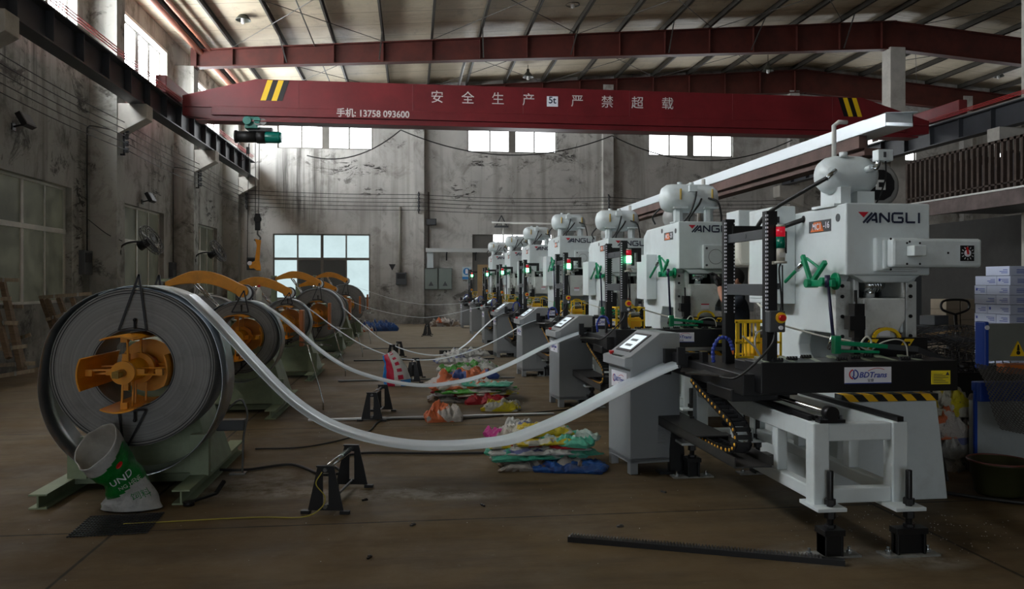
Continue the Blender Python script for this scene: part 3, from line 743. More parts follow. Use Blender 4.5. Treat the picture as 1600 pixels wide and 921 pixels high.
def smxz(pts, n=8): return [(v.x, v.z) for v in smooth([(x, 0, z) for x, z in pts], n)]

def make_decoiler(arm_span=0):
    t = thing('decoiler', 'x', 'decoiler', (0, 0, 0))
    # I-beam skids
    for x in (-.61, .36):
        b = MB().box(x-.0625, x+.0625, -.1, 1.75, 0, .012).box(x-.0625, x+.0625, -.1, 1.75, .095, .107).box(x-.006, x+.006, -.1, 1.75, .01, .097)
        b.build('skid_beam', M['olive'], t)
    MB().box(-.6, .36, 1.5, 1.6, .03, .09).box(-.6, .36, .5, .56, .03, .09).build('cross_tie', M['olive'], t)
    p = MB(); A = [(-.62, .42), (.46, .42), (.46, 1.1), (-.62, 1.1)]; B_ = [(-.2, .62), (.2, .62), (.2, 1.05), (-.2, 1.05)]
    va = [p.bm.verts.new((x, y, .108)) for x, y in A]; vb = [p.bm.verts.new((x, y, .93)) for x, y in B_]
    for i in range(4): p.bm.faces.new((va[i], va[(i+1) % 4], vb[(i+1) % 4], vb[i]))
    p.bm.faces.new(va[::-1]); p.bm.faces.new(vb)
    p.box(-.24, .24, .58, 1.08, .86, 1.14)
    p.build('pedestal', M['olive'], t, bevel=.012)
    p = MB().box(.3, .44, .36, .42, .1, .42).box(-.6, -.46, .36, .42, .1, .42); p.build('gusset', M['olive'], t)
    m = MB().cyl((0, -.2, .97), (0, .6, .97), .078, 28); m.cyl((0, -.2, .97), (0, -.22, .97), .082, 28); m.build('mandrel', M['yellow'], t)
    MB().cyl((0, -.33, .97), (0, -.2, .97), .028, 16).box(-.022, .022, -.36, -.28, .948, .992).build('shaft_end', mat('greasy_shaft', (.25, .15, .03), .35, metal=.5, var=.3), t)
    MB().cyl((0, .1, .97), (0, .16, .97), .115, 28).cyl((0, .33, .97), (0, .37, .97), .20, 36).build('back_flange', M['yellow'], t)
    for k in range(4):
        an = k*pi/2; mx = Matrix.Translation((0, 0, .97)) @ Matrix.Rotation(an, 4, 'Y')
        b = MB(); r0, r1 = .258, .268; n = 8; half = radians(25)
        for i in range(n):
            a0, a1 = -half+2*half*i/n, -half+2*half*(i+1)/n
            b.prism([(r0*sin(a0), r0*cos(a0)), (r0*sin(a1), r0*cos(a1)), (r1*sin(a1), r1*cos(a1)), (r1*sin(a0), r1*cos(a0))], 'Y', -.33 if k != 1 else -.1, .42, mx)
        bmesh.ops.remove_doubles(b.bm, verts=b.bm.verts, dist=1e-5)
        pad = b.build('expanding_pad', M['yellow'], t)
        s = MB()
        for yy in (-.16, -.05, .12, .24):
            off = .03 if yy in (-.16, .12) else -.03
            s.bar(mx @ Vector((off*.6, yy, .06)), mx @ Vector((off*.6, yy-.02, .258)), .012, .012, up=(0, 1, 0))
        s.cbox(mx @ Vector((0, -.17, .235)), (.045, .045, .045), Matrix.Rotation(an, 4, 'Y')); s.cbox(mx @ Vector((0, -.14, .1)), (.04, .05, .06), Matrix.Rotation(an, 4, 'Y'))
        s.build('link_bars', M['yellow'], pad)
    return t
def coil_keepers(t, R, w, dx=0.):
    """black triangular keepers in front of and behind the coil"""
    for y in (-.03, w+.03):
        for sgn in (1, -1):
            z0, z1 = .97+sgn*.29, .97+sgn*(R+(.12 if sgn > 0 else .02)); b = MB()
            b.bar((-.09, y, z0), (.05*sgn, y, z1), .014, .012, up=(0, 1, 0)); b.bar((.1, y, z0-.0*sgn), (.05*sgn, y, z1), .014, .012, up=(0, 1, 0))
            b.bar((-.09, y, z0), (.1, y, z0), .014, .012, up=(0, 1, 0)); b.cyl((0.02, y, z0+.01*sgn), (.02, y, z0+.07*sgn), .009, 8); b.sphere((.02, y, z0+.075*sgn), .014)
            b.build('coil_keeper', M['blackm'], t)
def hold_down_arm(t, wy, ztop):
    """curved yellow arm from a pivot at the left to a rubber roller resting on the coil"""
    z = ztop+.11; n = 16; up, lo = [], []
    for i in range(n+1):
        u = i/n; x = -.87+u*.9; c = z+.09+.13*sin(pi*min(1, u*1.02))-.085*u; hw = .03+.045*min(1, u*3)*(1 if u < .9 else .9)
        up.append((x, c+hw)); lo.append((x, c-hw))
    b = MB().prism(up+lo[::-1], 'Y', wy-.03, wy+.03); b.cyl((.0, wy-.035, z+.01), (.0, wy+.035, z+.01), .072, 24)
    b.build('hold_down_arm', M['yellow'], t, bevel=.006)
    r = MB().cyl((.02, wy+.04, z-.01), (.02, wy+.14, z-.01), .1, 28).build('press_roller', mat('roller_rubber', (.03, .025, .03), .4), t)
    MB().cyl((.02, wy+.138, z-.01), (.02, wy+.145, z-.01), .085, 24).cyl((.02, wy+.03, z-.01), (.02, wy+.042, z-.01), .085, 24).build('roller_rim', M['steely'], r)
    MB().cyl((-.9, wy-.09, z+.1), (-.9, wy+.09, z+.1), .03, 12).build('pivot_pin', M['dsteel'], t)
    MB().box(-.97, -.86, wy+.05, wy+.16, .1, z+.16).box(-.97, -.6, wy+.05, wy+.16, .02, .1).build('arm_post', M['olive'], t, bevel=.008)
    MB().cyl((-.55, wy, z+.1), (-.2, .6, 1.1), .012, 10).cyl((-.52, wy+.06, z+.1), (-.2, .66, 1.1), .012, 10).build('gas_strut', M['chrome'], t)
def sensor_rods(t):
    MB().cbox((.62, .68, 1.03), (.05, .16, .46)).build('control_box', mat('orange_brown_box', (.42, .12, .02), .45), t, bevel=.01)
    MB().tube([(.6, .6, .86), (1.0, .5, .82), (.6, .72, .8)], .008, 6).tube([(.7, .6, .82), (.9, .55, .1), (.9, .55, 0)], .009, 6).build('sensor_rods', M['steel'], t)

ST_Y = [5.5, 9.2, 12.7, 16.5, 20.4, 24.4, 28.2]
ORD = ['nearest', 'second', 'third', 'fourth', 'fifth', 'sixth', 'farthest']
coils = [ # cx, y, zc, R, rin, w, strip
 (-2.02, 6.10, .985, .575, .28, .40), (-2.02, 9.72, .96, .425, .27, .34), (-2.05, 13.4, .98, .36, .27, .3), (-1.98, 17.0, .97, .52, .28, .5),
 (-2.0, 20.7, .97, .36, .27, .3), (-2.0, 24.2, .97, .60, .27, .3)]
strips = [
 [(-1.66, 1.49), (-1.47, 1.3), (-1.19, .98), (-.95, .73), (-.71, .55), (-.47, .44), (-.22, .37), (.03, .33), (.28, .32), (.53, .33), (.78, .36), (1.04, .45), (1.3, .56), (1.56, .69), (1.83, .82), (2.08, .925), (2.3, .98)],
 [(-1.77, 1.33), (-1.5, 1.13), (-1.12, .79), (-.81, .58), (-.51, .46), (-.2, .38), (.12, .34), (.43, .36), (.83, .44), (1.23, .60), (1.64, .8), (2.05, .96), (2.3, 1.0)],
 [(-1.83, 1.27), (-1.62, 1.12), (-1.32, .89), (-.9, .61), (-.48, .42), (-.05, .32), (.48, .33), (1.03, .47), (1.46, .66), (1.85, .88), (2.15, .98), (2.36, 1.0)],
 [(-1.7, 1.35), (-1.45, 1.08), (-1.01, .69), (-.61, .38), (-.07, .15), (.45, .06), (.85, .12), (1.15, .3), (1.42, .56), (1.75, .85), (2.02, .98), (2.36, 1.0)],
 [(-1.85, 1.27), (-1.6, 1.15), (-1.15, .98), (-.49, .81), (.12, .72), (.53, .73), (1.17, .84), (1.59, .95), (2.0, 1.0), (2.35, 1.0)],
 [(-1.75, 1.51), (-1.31, 1.36), (-.58, 1.12), (.14, .98), (.62, .95), (1.2, .97), (1.62, 1.0), (2.02, 1.01), (2.25, 1.0)]]
for i, (cx, y, zc, R, rin, w) in enumerate(coils):
    d = make_decoiler(); d.location = (cx, y, 0)
    tag(d, '%s decoiler from the camera, olive stand with yellow expanding mandrel' % ORD[i] + ('' if i else ' and I-beam skids'), 'decoiler', 'decoilers down the left side')
    coil_keepers(d, R, w)
    if i: hold_down_arm(d, w*.3, zc+R); sensor_rods(d)
    else:
        pass
    c = make_coil(cx, y, zc, R, rin, w, ['large nearest steel coil with a loose outer turn, wound off to the right', 'second steel coil, medium, behind the big nearest one', 'third steel coil, small and dark, in a thick chrome-edged row',
              'fourth steel coil, wide with a broad pale face', 'fifth steel coil, small, hidden behind the wide fourth coil', 'sixth steel coil, tall grey disc near the back wall'][i], 0)
    c['group'] = 'steel coils on the decoilers'
    # unwinding strip: leaves the top of the coil, sags, and climbs to its press
    tw = w*.5 if i > 1 else w
    y0, y1 = (0, tw)
    pts = [(px-cx, pz-zc) for px, pz in strips[i]]
    a0 = math.atan2(pts[0][1], pts[0][0]); start = []
    for k in range(10, 0, -1):
        a = a0+k*radians(6); rr = R+.006; rr2 = math.hypot(*pts[0])
        f = k/10; start.append(((rr*f+rr2*(1-f))*cos(a), (rr*f+rr2*(1-f))*sin(a)))
    full = smxz(start+pts, 5)
    ribbon(full, y0, y1).build('unwound_strip', M['strip'], c)
    if i in (0, 1, 2, 3):
        # loose outer turn sagging below the coil
        hp = []; lo = (.682, .50, .40, .56)[i]; low = (.80, .53, .43, .585)[i]
        for k in range(0, 61):
            a = radians(80-k*6.2); f = .5-.5*cos(radians(k*6)); 
            r = R+.008+(lo-R)*f
            zz = r*sin(a)-((low-lo)*f if sin(a) < .3 else 0)
            hp.append((r*cos(a)*(1 if True else 1), zz))
        hp = smxz(hp[::3], 5)
        ribbon(hp, .0, w, -.003).build('loose_turn', M['loose'], c)
    if i == 3:
        for ch in d.children:
            if ch.name.split('.')[0] in ('pedestal', 'gusset'): ch.location.y += .62
        MB().cyl((0, .6, .97), (0, 1.1, .97), .078, 24).build('mandrel', M['yellow'], d)
        for q, rr in enumerate((.5, .53)):
            b = MB().lathe([(rin, w+.03+q*.23), (rr, w+.03+q*.23), (rr, w+.23+q*.23), (rin, w+.23+q*.23)], axis='Y', seg=64, closed=True)
            b.build('coil_slice', M_COILF, c)
# a pale coil standing behind the second decoiler
c = make_coil(-3.05, 12.3, .8, .62, .27, .25, 'pale spare steel coil standing behind the yellow arm of the second decoiler'); 
tag(c, c['label'], 'coil')
MB().box(-.35, .35, -.02, .27, -.8, -.56).build('coil_cradle', M['wood'], c)
tag(MB().lathe([(.03, 0), (.035, .01), (.035, .11), (.02, .14), (.014, .16)], (0, 0, 0), seg=16).build('plastic_bottle', M['plastic'], loc=(-1.86, 10.02, 1.385+.006)), 'small white plastic bottle standing on the second coil', 'bottle')
MB().cyl((0, 0, .16), (0, 0, .19), .017, 12).build('bottle_cap', M['btnred'], bpy.data.objects['plastic_bottle'])

# sensor post beside the nearest coil
t = thing('sensor_post', 'thin steel post with a black sensor box right of the nearest coil', 'sensor post', (-1.42, 6.92, 0))
MB().tube(smooth([(0, 0, 0), (0.01, 0, .3), (.04, 0, .48), (.02, 0, .58), (-.03, 0, .62), (-.16, 0, .5)]), .009, 8).build('post', M['dsteel'], t)
MB().box(-.2, .02, -.05, .05, .37, .46).build('sensor_box', M['dgrey'], t, bevel=.006); MB().box(-.1, .03, -.04, .05, 0, .012).build('foot_plate', M['dsteel'], t)
tag(MB().tube(smooth([(-1.62, 7.0, .02), (-1.4, 7.0, .015), (-1.05, 7.15, .015), (-.75, 6.75, .015), (-.6, 6.82, .015), (-.72, 7.25, .015), (-.45, 7.55, .015), (.3, 7.45, .015), (.95, 7.4, .015)]), .012, 8).build('floor_cable', M['rubber']), 'black cable snaking over the floor from the nearest decoiler to the sacks', 'cable')
tag(MB().tube(smooth([(-1.5, 7.9, .01), (-1.0, 7.95, .01), (-.5, 8.6, .01), (-.3, 9.4, .01), (.6, 9.35, .01), (2.0, 9.9, .01)]), .008, 6).build('floor_cable', M['rubber']), 'thin dark cable crossing the floor behind the second strip', 'cable')
for k, yy in enumerate((9.45, 13.2, 16.6, 19.6)):
    tag(MB().bar((-1.2, yy, .015), (1.7, yy+.1, .015), .05, .02).build('floor_cable_cover', [M['steely'], M['dsteel'], M['black'], M['dsteel']][k]), ['pale metal conduit crossing the floor at the second roller stand', 'grey conduit crossing the floor behind the third roller stand', 'dark conduit crossing the floor mid-hall', 'grey conduit crossing the floor near the far stand'][k], 'conduit')
tag(MB().bar((.6, 18.0, .05), (2.0-.1, 17.7, .05), .06, .09).build('black_bar', M['black']), 'short black square bar lying on the floor beyond the sack piles', 'bar')

# ================================================================ ROLLER STANDS
def roller_stand(loc, rz, lab, L=.72):
    t = thing('roller_stand', lab, 'roller stand', loc, rz, 'black roller stands on the floor')
    for y in (0, L):
        b = MB(); s = .011
        # trapezoid plate with a vertical slot
        b.prism([(-.125, .02), (-.02, .02), (-.02, .07), (-.02, .33), (-.055, .335)], 'Y', y-s/2, y+s/2)
        b.prism([(.125, .02), (.02, .02), (.02, .33), (.055, .335)], 'Y', y-s/2, y+s/2)
        b.box(-.022, .022, y-s/2, y+s/2, .02, .06); b.box(-.022, .022, y-s/2, y+s/2, .28, .335)
        b.box(-.06, .06, y-.03, y+.0, .325, .335); b.box(-.17, -.105, y-.03, y+.01, 0, .022); b.box(.105, .17, y-.03, y+.01, 0, .022)
        b.build('side_plate', M['black'], t)
    MB().cyl((0, .01, .305), (0, L-.01, .305), .022, 20).build('roller', M['chrome'], t)
    b = MB().cyl((0, -.025, .305), (0, .0, .305), .014, 8); b.cyl((0, -.02, .05), (0, L+.02, .05), .01, 8); b.cyl((0, -.025, .05), (0, -.01, .05), .016, 6); b.build('tie_bolt', M['dsteel'], t)
    return t
roller_stand((-.60, 5.66, 0), -radians(10), 'nearest black roller stand with a bright roller, under the first strip')
roller_stand((-.47, 9.38, 0), -radians(8), 'second black roller stand, between the first and second strips')
roller_stand((-.0, 12.9, 0), -radians(4), 'third black roller stand, beside the red, white and blue sack')
roller_stand((-.42, 16.6, 0), -radians(8), 'fourth black roller stand, left of and behind the third', .9)
roller_stand((.42, 24.2, 0), -radians(3), 'farthest black roller stand, by the back wall')
tag(MB().tube(smooth([(-.62, 5.6, .3), (-.66, 5.6, .22), (-.6, 5.6, .13), (-.63, 5.6, .05), (-.75, 5.55, .01), (-1.1, 5.6, .006), (-1.9, 5.55, .006)]), .004, 6).build('yellow_wire', mat('yellow_wire', (.35, .3, .03), .5)), 'thin yellow wire from the nearest roller stand across the floor', 'wire')

# ================================================================ PRESSES
def logo_yangli(parent, x, y, z, h, m=None):
    """bold wide lettering drawn as strokes on a face towards -Y; x is its left edge"""
    b = MB(); w = h*.2; KX = 1.3
    def st(pts):
        for p, q in zip(pts, pts[1:]): b.bar((x+p[0]*h*KX, y-.012, z+p[1]*h), (x+q[0]*h*KX, y-.012, z+q[1]*h), w, .0016, up=(0, 1, 0))
    st([(.35, .0), (1.05, .95)]); st([(.62, .0), (1.32, .95)])                       # Y and A share slanted strokes
    st([(1.32, .95), (1.4, 0)]); st([(1.0, .28), (1.4, .28)])
    st([(1.66, 0), (1.66, .92), (2.35, .08), (2.35, 1.0)])
    st([(3.45, .92), (2.7, .92), (2.62, .8), (2.62, .2), (2.7, .08), (3.42, .08), (3.42, .5), (3.05, .5)])
    st([(3.72, 1.0), (3.72, .08), (4.4, .08)]); st([(4.7, 1.0), (4.7, 0)])
    b.build('maker_lettering', M['navy'], parent)
    r = MB().prism([(x-.05*h, z+1.02*h), (x+1.0*h, z+1.02*h), (x+.5*h, z+.5*h)], 'Y', y-.014, y-.0115); r.build('maker_red_mark', M['inkred'], parent)
def make_press(kind, H=2.19, num='16'):
    s = H/2.19; t = thing('punch_press', 'x', 'press'); W = .66*s; D = 1.45
    k = lambda z: z*s
    fr = MB()
    # C-shaped side plates
    side = [(0, H), (D-.15, H-.02), (D, H-.1), (D, 0), (.1, 0), (.1, .95), (.62, .97), (.70, 1.02), (.72, 1.1), (.70, 1.17), (.62, k(1.22)), (.18, k(1.22)), (.18, k(1.6)), (.12, k(1.66)), (0, k(1.66))]
    fr.prism(side, 'X', 0, .11); fr.prism(side, 'X', W-.11, W)
    fr.prism([(.1, H-.001), (D-.15, H-.021), (D-.15, k(1.5)), (.6, k(1.5)), (.6, k(1.68)), (.1, k(1.68))], 'X', .1, W-.1)
    fr.box(-.0015, W+.0015, -.012, .03, k(1.66)-.001, H+.001)
    fr.prism([(.06, k(1.66)), (.16, k(1.605)), (W-.16, k(1.605)), (W-.06, k(1.66))], 'Y', .0, .09)
    fr.box(.1, W-.1, .75, D-.02, 0, k(1.55))
    fr.box(.1, W-.1, .12, .8, .0, .94)
    fr.build('frame', M['white'], t, bevel=.012)
    fr = MB().prism([(-.14, .0), (-.08, .35), (-.055, .73), (W+.04, .73), (W+.09, .35), (W+.13, 0)], 'Y', -.03, .1)
    fr.build('base_panel', M['white'], t, bevel=.006)
    MB().box(-.05, W+.045, -.045, .06, .735, .785).build('hazard_bar', M['hazh'], t)
    # gusset plates with bolts left and right of the slide
    for x0, x1 in ((.002, .125), (W-.09, W-.002)):
        g = MB().box(x0, x1, .14, .2, k(1.1), k(1.615)); gp = g.build('gib_plate', M['dirtywhite'], t, bevel=.006)
        b = MB()
        for zz in (1.2, 1.35, 1.5, 1.58): b.cyl(((x0+x1)/2-.01, .13, k(zz)), ((x0+x1)/2-.01, .142, k(zz)), .014, 12)
        b.build('bolts', M['black'], gp)
    # slide
    z0 = k(1.12)
    sl = MB().prism([(.17, z0), (.43*s, z0), (.44*s, k(1.25)), (.49*s, k(1.33)), (.49*s, k(1.49)), (.15, k(1.49)), (.15, k(1.33)), (.17, k(1.25))], 'Y', .02, .32)
    sl.prism([(.12, k(1.25)), (.17, k(1.25)), (.17, k(1.66)), (.12, k(1.66))], 'Y', .1, .3)
    sl.prism([(W-.19, k(1.49)), (W-.16, k(1.49)), (W-.19, k(1.66)), (W-.215, k(1.66))], 'Y', .02, .3)
    sl.build('slide', M['dirtywhite'], t, bevel=.015)
    c = MB().cyl((.2, .12, k(1.58)), (.36*s, .12, k(1.60)), .045, 20)
    for q in range(5): c.cyl((.24+.02*q, .12, k(1.583)), (.25+.02*q, .12, k(1.584)), .052, 20)
    c.cyl((.26*s, .12, k(1.49)), (.26*s, .12, k(1.57)), .04, 16); c.build('adjusting_screw', M['steel'], t)
    MB().box(.13, W-.12, .45, .5, k(1.3), k(1.66)).build('shade_backing', M['black'], t)  # black sheet standing in for the darkness behind the slide
    MB().box(.27*s, .36*s, .014, .02, k(1.21), k(1.255)).build('warning_label', M['label'], t); MB().box(.27*s, .36*s, .012, .019, k(1.255), k(1.268)).build('warning_label_header', M['inkred'], t)
    # die space
    MB().box(.12, W-.12, -.02, .45, .94, 1.02).box(.14, W-.1, -.0, .35, 1.02, 1.10).box(.2, .42, .03, .25, 1.10, 1.118).build('bolster', M['black'], t, bevel=.005)
    z = MB().box(.05, W-.03, -.03, .0, 1.08, 1.20); z.build('tool_bar', M['black'], t)
    z = MB()
    for xx in (.12, .40*s): z.prism([(xx, 1.12), (xx+.07, 1.12), (xx+.12, 1.19), (xx+.05, 1.19)], 'Y', -.037, -.03)
    zz = z.build('yellow_marks', M['yel'], t); z = MB()
    for xx in (.12, .40*s): z.box(xx+.035, xx+.085, -.041, -.036, 1.155, 1.17).box(xx+.05, xx+.07, -.041, -.036, 1.13, 1.16)
    z.build('slot_marks', M['black'], zz)
    a = MB()
    pts = [Vector((.31*s+.1*cos(q), -.02, 1.195+.07*sin(q))) for q in [pi*j/10 for j in range(11)]]
    for p, q in zip(pts, pts[1:]): a.bar(p, q, .022, .02, up=(0, 1, 0))
    a.build('yellow_guard_arch', M['yel'], t)
    MB().box(.3, .36, -.06, -.03, .98, 1.05).cyl((.25, -.06, 1.0), (.25, -.06, 1.06), .014, 12).build('die_fittings', M['steel'], t)
    # finger feed rod out to the right
    MB().bar((.5*s, -.02, 1.13), (.82*s, -.08, 1.0), .05, .04).cyl((.82*s, -.1, .99), (.9*s, -.1, .99), .02, 10).build('ejector_arm', M['black'], t)
    # upper front
    if kind == 'G':
        b = MB().box(.21, .55, -.05, .0, 1.685, 1.935).box(.25, .5, -.08, -.05, 1.70, 1.92); b.build('gear_cover', M['white'], t, bevel=.012)
        b = MB().box(.27, .97, -.16, -.08, 1.715, 1.925); b.build('cam_switch_arm', M['white'], t, bevel=.02)
        MB().box(.375, .475, -.25, -.16, 1.795, 1.87).build('small_cover', M['white'], t, bevel=.006)
        d = MB().box(.795, .90, -.168, -.16, 1.762, 1.875).build('angle_dial', M['black'], t)
        b = MB()
        for q in range(12):
            an = q*pi/6; b.bar((.8475+.036*cos(an), -.17, 1.8185+.036*sin(an)), (.8475+.05*cos(an), -.17, 1.8185+.05*sin(an)), .004, .002, up=(0, 1, 0))
        b.cyl((.8475, -.172, 1.8185), (.8475, -.168, 1.8185), .026, 24); b.build('dial_marks', M['label'], d)
        MB().bar((.8475, -.176, 1.81), (.838, -.176, 1.862), .014, .004, up=(0, 1, 0)).build('dial_pointer', M['btnred'], d)
        b = MB()
        for xx, zz in ((.255, 1.7), (.255, 1.92), (.38, 1.89), (.48, 1.89), (.38, 1.74), (.48, 1.74), (.7, 1.82), (.4, 1.9)): b.cyl((xx, -.163, zz), (xx, -.158, zz), .008, 10)
        b.build('screws', M['black'], t)
        logo_yangli(t, .095, -.004, 2.045, .066*1.18)
    else:
        b = MB().box(.27*s, .56*s, -.05, 0, k(1.66), k(1.93)); p = b.build('square_cover', M['white'], t, bevel=.012)
        b = MB()
        for xx in (.31, .52):
            for zz in (1.70, 1.89): b.cyl((xx*s, -.056, k(zz)), (xx*s, -.05, k(zz)), .014, 12)
        b.lathe([(.085, -.052), (.088, -.0515), (.09, -.052), (.088, -.0535)], (.415*s, 0, k(1.795)), 'Y', 36, closed=True)
        b.build('cover_bolts', M['dgrey'], p)
        logo_yangli(t, .115*s, -.004, k(2.07), .066*1.2*s)
    # badge on the left side
    bd = MB().box(-.006, .0, .2, .53, k(2.0), k(2.09)); q = bd.build('model_badge', M['dgrey'], t)
    MB().prism([(.5, k(2.005)), (.30, k(2.005)), (.34, k(2.08)), (.45, k(2.08))], 'X', -.009, -.005).build('badge_orange', M['orange'], q)
    text('badge_lettering', 'MC1', .07*s, M['label'], q, SIDE(-.0095, .40, k(2.04)), .0006, weight=.001)
    text('badge_lettering', '-'+num, .07*s, M['label'], q, SIDE(-.0095, .255, k(2.045)), .0006, weight=.001)
    b = MB()
    for yy, zz, r in ((.10, 2.09, .03), (.63, 2.12, .03)): b.cyl((-.004, yy, k(zz)), (.004, yy, k(zz)), r, 24)
    b.build('lifting_holes', M['dgrey'], t)
    # green ejector linkage on the left side
    g = MB(); x = -.09
    g.cyl((-.02, .12, k(1.615)), (.0, .12, k(1.615)), .065, 24); g.cyl((-.13, .12, k(1.615)), (-.02, .12, k(1.615)), .03, 16)
    g.bar((x, .47, k(1.82)), (x, .33, k(1.6)), .03, .035); g.bar((x, .33, k(1.6)), (x, .0, k(1.60)), .035, .05); g.bar((x, .33, k(1.6)), (x, .12, k(1.76)), .03, .035)
    g.bar((x+.02, .45, k(1.8)), (x+.02, .2, k(1.7)), .02, .016)
    g.cyl((x, 1.0, k(1.5)), (x, .5, k(1.74)), .014, 12); g.cyl((-.14, .33, k(1.6)), (-.04, .33, k(1.6)), .035, 14)
    g.build('ejector_linkage', M['green'], t, bevel=.004)
    MB().cyl((x-.02, .05, k(1.62)), (x-.02, -.03, 1.2), .012, 10).cyl((x-.02, .055, k(1.66)), (x-.02, .05, k(1.57)), .02, 10).build('push_rod', mat('dark_blue_rod', (.02, .02, .06), .4), t)
    MB().cyl((x, .56, k(1.71)), (x, .46, k(1.76)), .022, 10).cyl((x-.02, .02, 1.12), (x-.02, -.04, 1.22), .022, 10).build('rod_ends', M['steel'], t)
    MB().bar((x-.02, -.07, 1.17), (x+.36, -.08, 1.14), .05, .03).bar((x-.02, -.07, 1.09), (x-.02, -.07, 1.22), .05, .05).bar((x-.02, -.07, 1.11), (x+.3, -.08, 1.10), .04, .02).build('green_gripper', M['green'], t, bevel=.004)
    MB().bar((x+.12, -.04, 1.16), (x+.62, -.045, 1.115), .05, .04).build('gripper_bar', M['dgrey'], t)
    MB().box(.06, .14, -.02, .06, 1.2, 1.45).cyl((.08, -.0, 1.2), (.08, -.0, 1.55), .012, 10).box(.02, .14, -.03, .05, 1.26, 1.36).build('slide_counterweight', M['black'], t)
    b = MB().tube(smooth([(-.35, .3, 1.28), (-.1, .1, 1.2), (.05, -.02, 1.17), (.1, -.05, 1.09), (.16, -.07, 1.17), (.12, -.07, 1.21), (.08, -.07, 1.14), (.2, -.07, 1.1)]), .007, 6)
    b.tube(smooth([(.17, -.07, 1.12), (.25, -.07, 1.17), (.36, -.07, 1.19), (.43, -.07, 1.15), (.45, -.07, 1.0)]), .006, 6); b.build('air_hoses', M['plastic'], t)
    # electric cabinet and oil tank on the left rear
    if kind == 'G':
        e = MB().box(-.17, -.002, .76, 1.3, 1.43, 2.24).build('electric_cabinet', M['white'], t, bevel=.008)
        MB().box(-.178, -.17, .8, 1.26, 1.47, 2.2).build('cabinet_door', M['white'], e, bevel=.004)
        MB().box(-.17, -.15, .745, .76, 1.55, 1.6).box(-.17, -.15, .745, .76, 2.1, 2.15).build('hinges', M['black'], e)
        MB().box(-.2, .05, 1.46, 1.75, 2.02, 2.27).build('rear_cover', M['white'], t, bevel=.01)
        MB().prism([(-.2, 1.83), (-.17, 1.76), (.02, 1.76), (.05, 1.83), (.05, 2.02), (-.2, 2.02)], 'Y', 1.46, 1.74).build('oil_bottle', M['plastic'], t, bevel=.025)
        MB().tube(smooth([(-.08, 1.5, 1.77), (-.08, 1.45, 1.5), (0, 1.2, 1.3)]), .01, 6).build('oil_hose', M['plastic'], t)
        MB().tube(smooth([(-.2, .9, 2.02), (-.12, .7, 2.07), (-.0, .62, 2.12)]), .02, 8).build('black_conduits', M['rubber'], t)
        # ellipsoid air tank
        tk = MB().lathe([(0, -.235), (.05, -.232), (.1, -.21), (.135, -.165), (.15, -.1), (.152, 0), (.15, .1), (.135, .165), (.1, .21), (.05, .232), (0, .235)], (.175, .3, 2.432), 'X', 40, mx=Matrix.Rotation(radians(0), 4, 'Z'))
        tk.box(.05, .13, .15, .45, 2.18, 2.33); tk.box(.2, .34, .18, .42, 2.18, 2.3); tk.box(-.02, .36, .12, .46, 2.18, 2.2); tk.cyl((.11, .22, 2.56), (.11, .22, 2.6), .03, 14); tk.cyl((-.01, .17, 2.45), (-.03, .14, 2.45), .025, 14); tk.cyl((.26, .16, 2.46), (.27, .1, 2.47), .025, 14)
        tk.build('air_tank', M['white'], t)
        sb = MB().box(.29, .41, .05, .13, 2.515, 2.6).build('pressure_switch', M['white'], t, bevel=.005)
        MB().box(.33, .35, .044, .05, 2.54, 2.58).build('switch_window', M['dgrey'], sb)
        MB().tube(smooth([(.27, .1, 2.47), (.29, .09, 2.46), (.31, .09, 2.49), (.315, .09, 2.52)]), .018, 10).cyl((-.0, .14, 2.45), (-.09, .1, 2.38), .018, 10).build('fittings', M['steel'], t)
        MB().tube(smooth([(-.08, .1, 2.39), (-.2, .25, 2.3), (-.32, .6, 2.16), (-.36, .8, 2.0)]), .017, 8).tube(smooth([(.36, .07, 2.52), (.38, .1, 2.4), (.4, .2, 2.28), (.38, .25, 2.19)]), .006, 6).build('black_hoses', M['rubber'], t)
        m = MB().cyl((.62, .62, 2.40), (.62, 1.1, 2.40), .19, 36); m.lathe([(.19, 0), (.185, -.03), (.16, -.05), (.15, -.05)], (.62, .62, 2.40), 'Y', 36); m.box(.55, .69, .7, 1.0, 2.1, 2.25); mo = m.build('drive_motor', mat('motor_grey', (.27, .27, .26), .5), t)
        MB().cyl((.62, .555, 2.40), (.62, .57, 2.40), .128, 12).build('fan_grille', M['black'], mo)
        b = MB().box(.58, .66, .545, .56, 2.36, 2.44); b.build('grille_hub', M['framew'], mo); MB().box(.6, .64, .54, .546, 2.38, 2.42).build('grille_centre', M['black'], mo)
        # white air pipe up to the tray
        MB().tube([(.19, .5, 2.55), (.19, .5, 2.86), (.23, .5, 2.89), (.3, .5, 2.89)], .018, 10).build('air_pipe', M['framew'], t)
    else:
        zc = H+.30
        tk = MB().lathe([(0, -.36), (.07, -.355), (.13, -.33), (.165, -.28), (.175, -.22), (.175, .22), (.165, .28), (.13, .33), (.07, .355), (0, .36)], (.2*s, .25, zc), 'X', 36)
        for xx in (.02, .38): tk.cyl((xx*s+.03, .17, H-.01), (xx*s+.03, .17, H+.17), .06, 8); tk.box(xx*s-.05, xx*s+.12, .06, .28, H+.165, H+.185); tk.box(xx*s-.03, xx*s+.1, .1, .3, H-.005, H+.012)
        tk.cyl((.1, .25, zc+.16), (.1, .25, zc+.2), .03, 12); tk.cyl((.25, .25, zc+.16), (.25, .25, zc+.2), .03, 12)
        tk.build('air_tank', M['white'], t)
        MB().box(.13*s, .22*s, .0, .06, zc+.06, zc+.14).build('pressure_switch', M['white'], t, bevel=.004)
        b = MB()
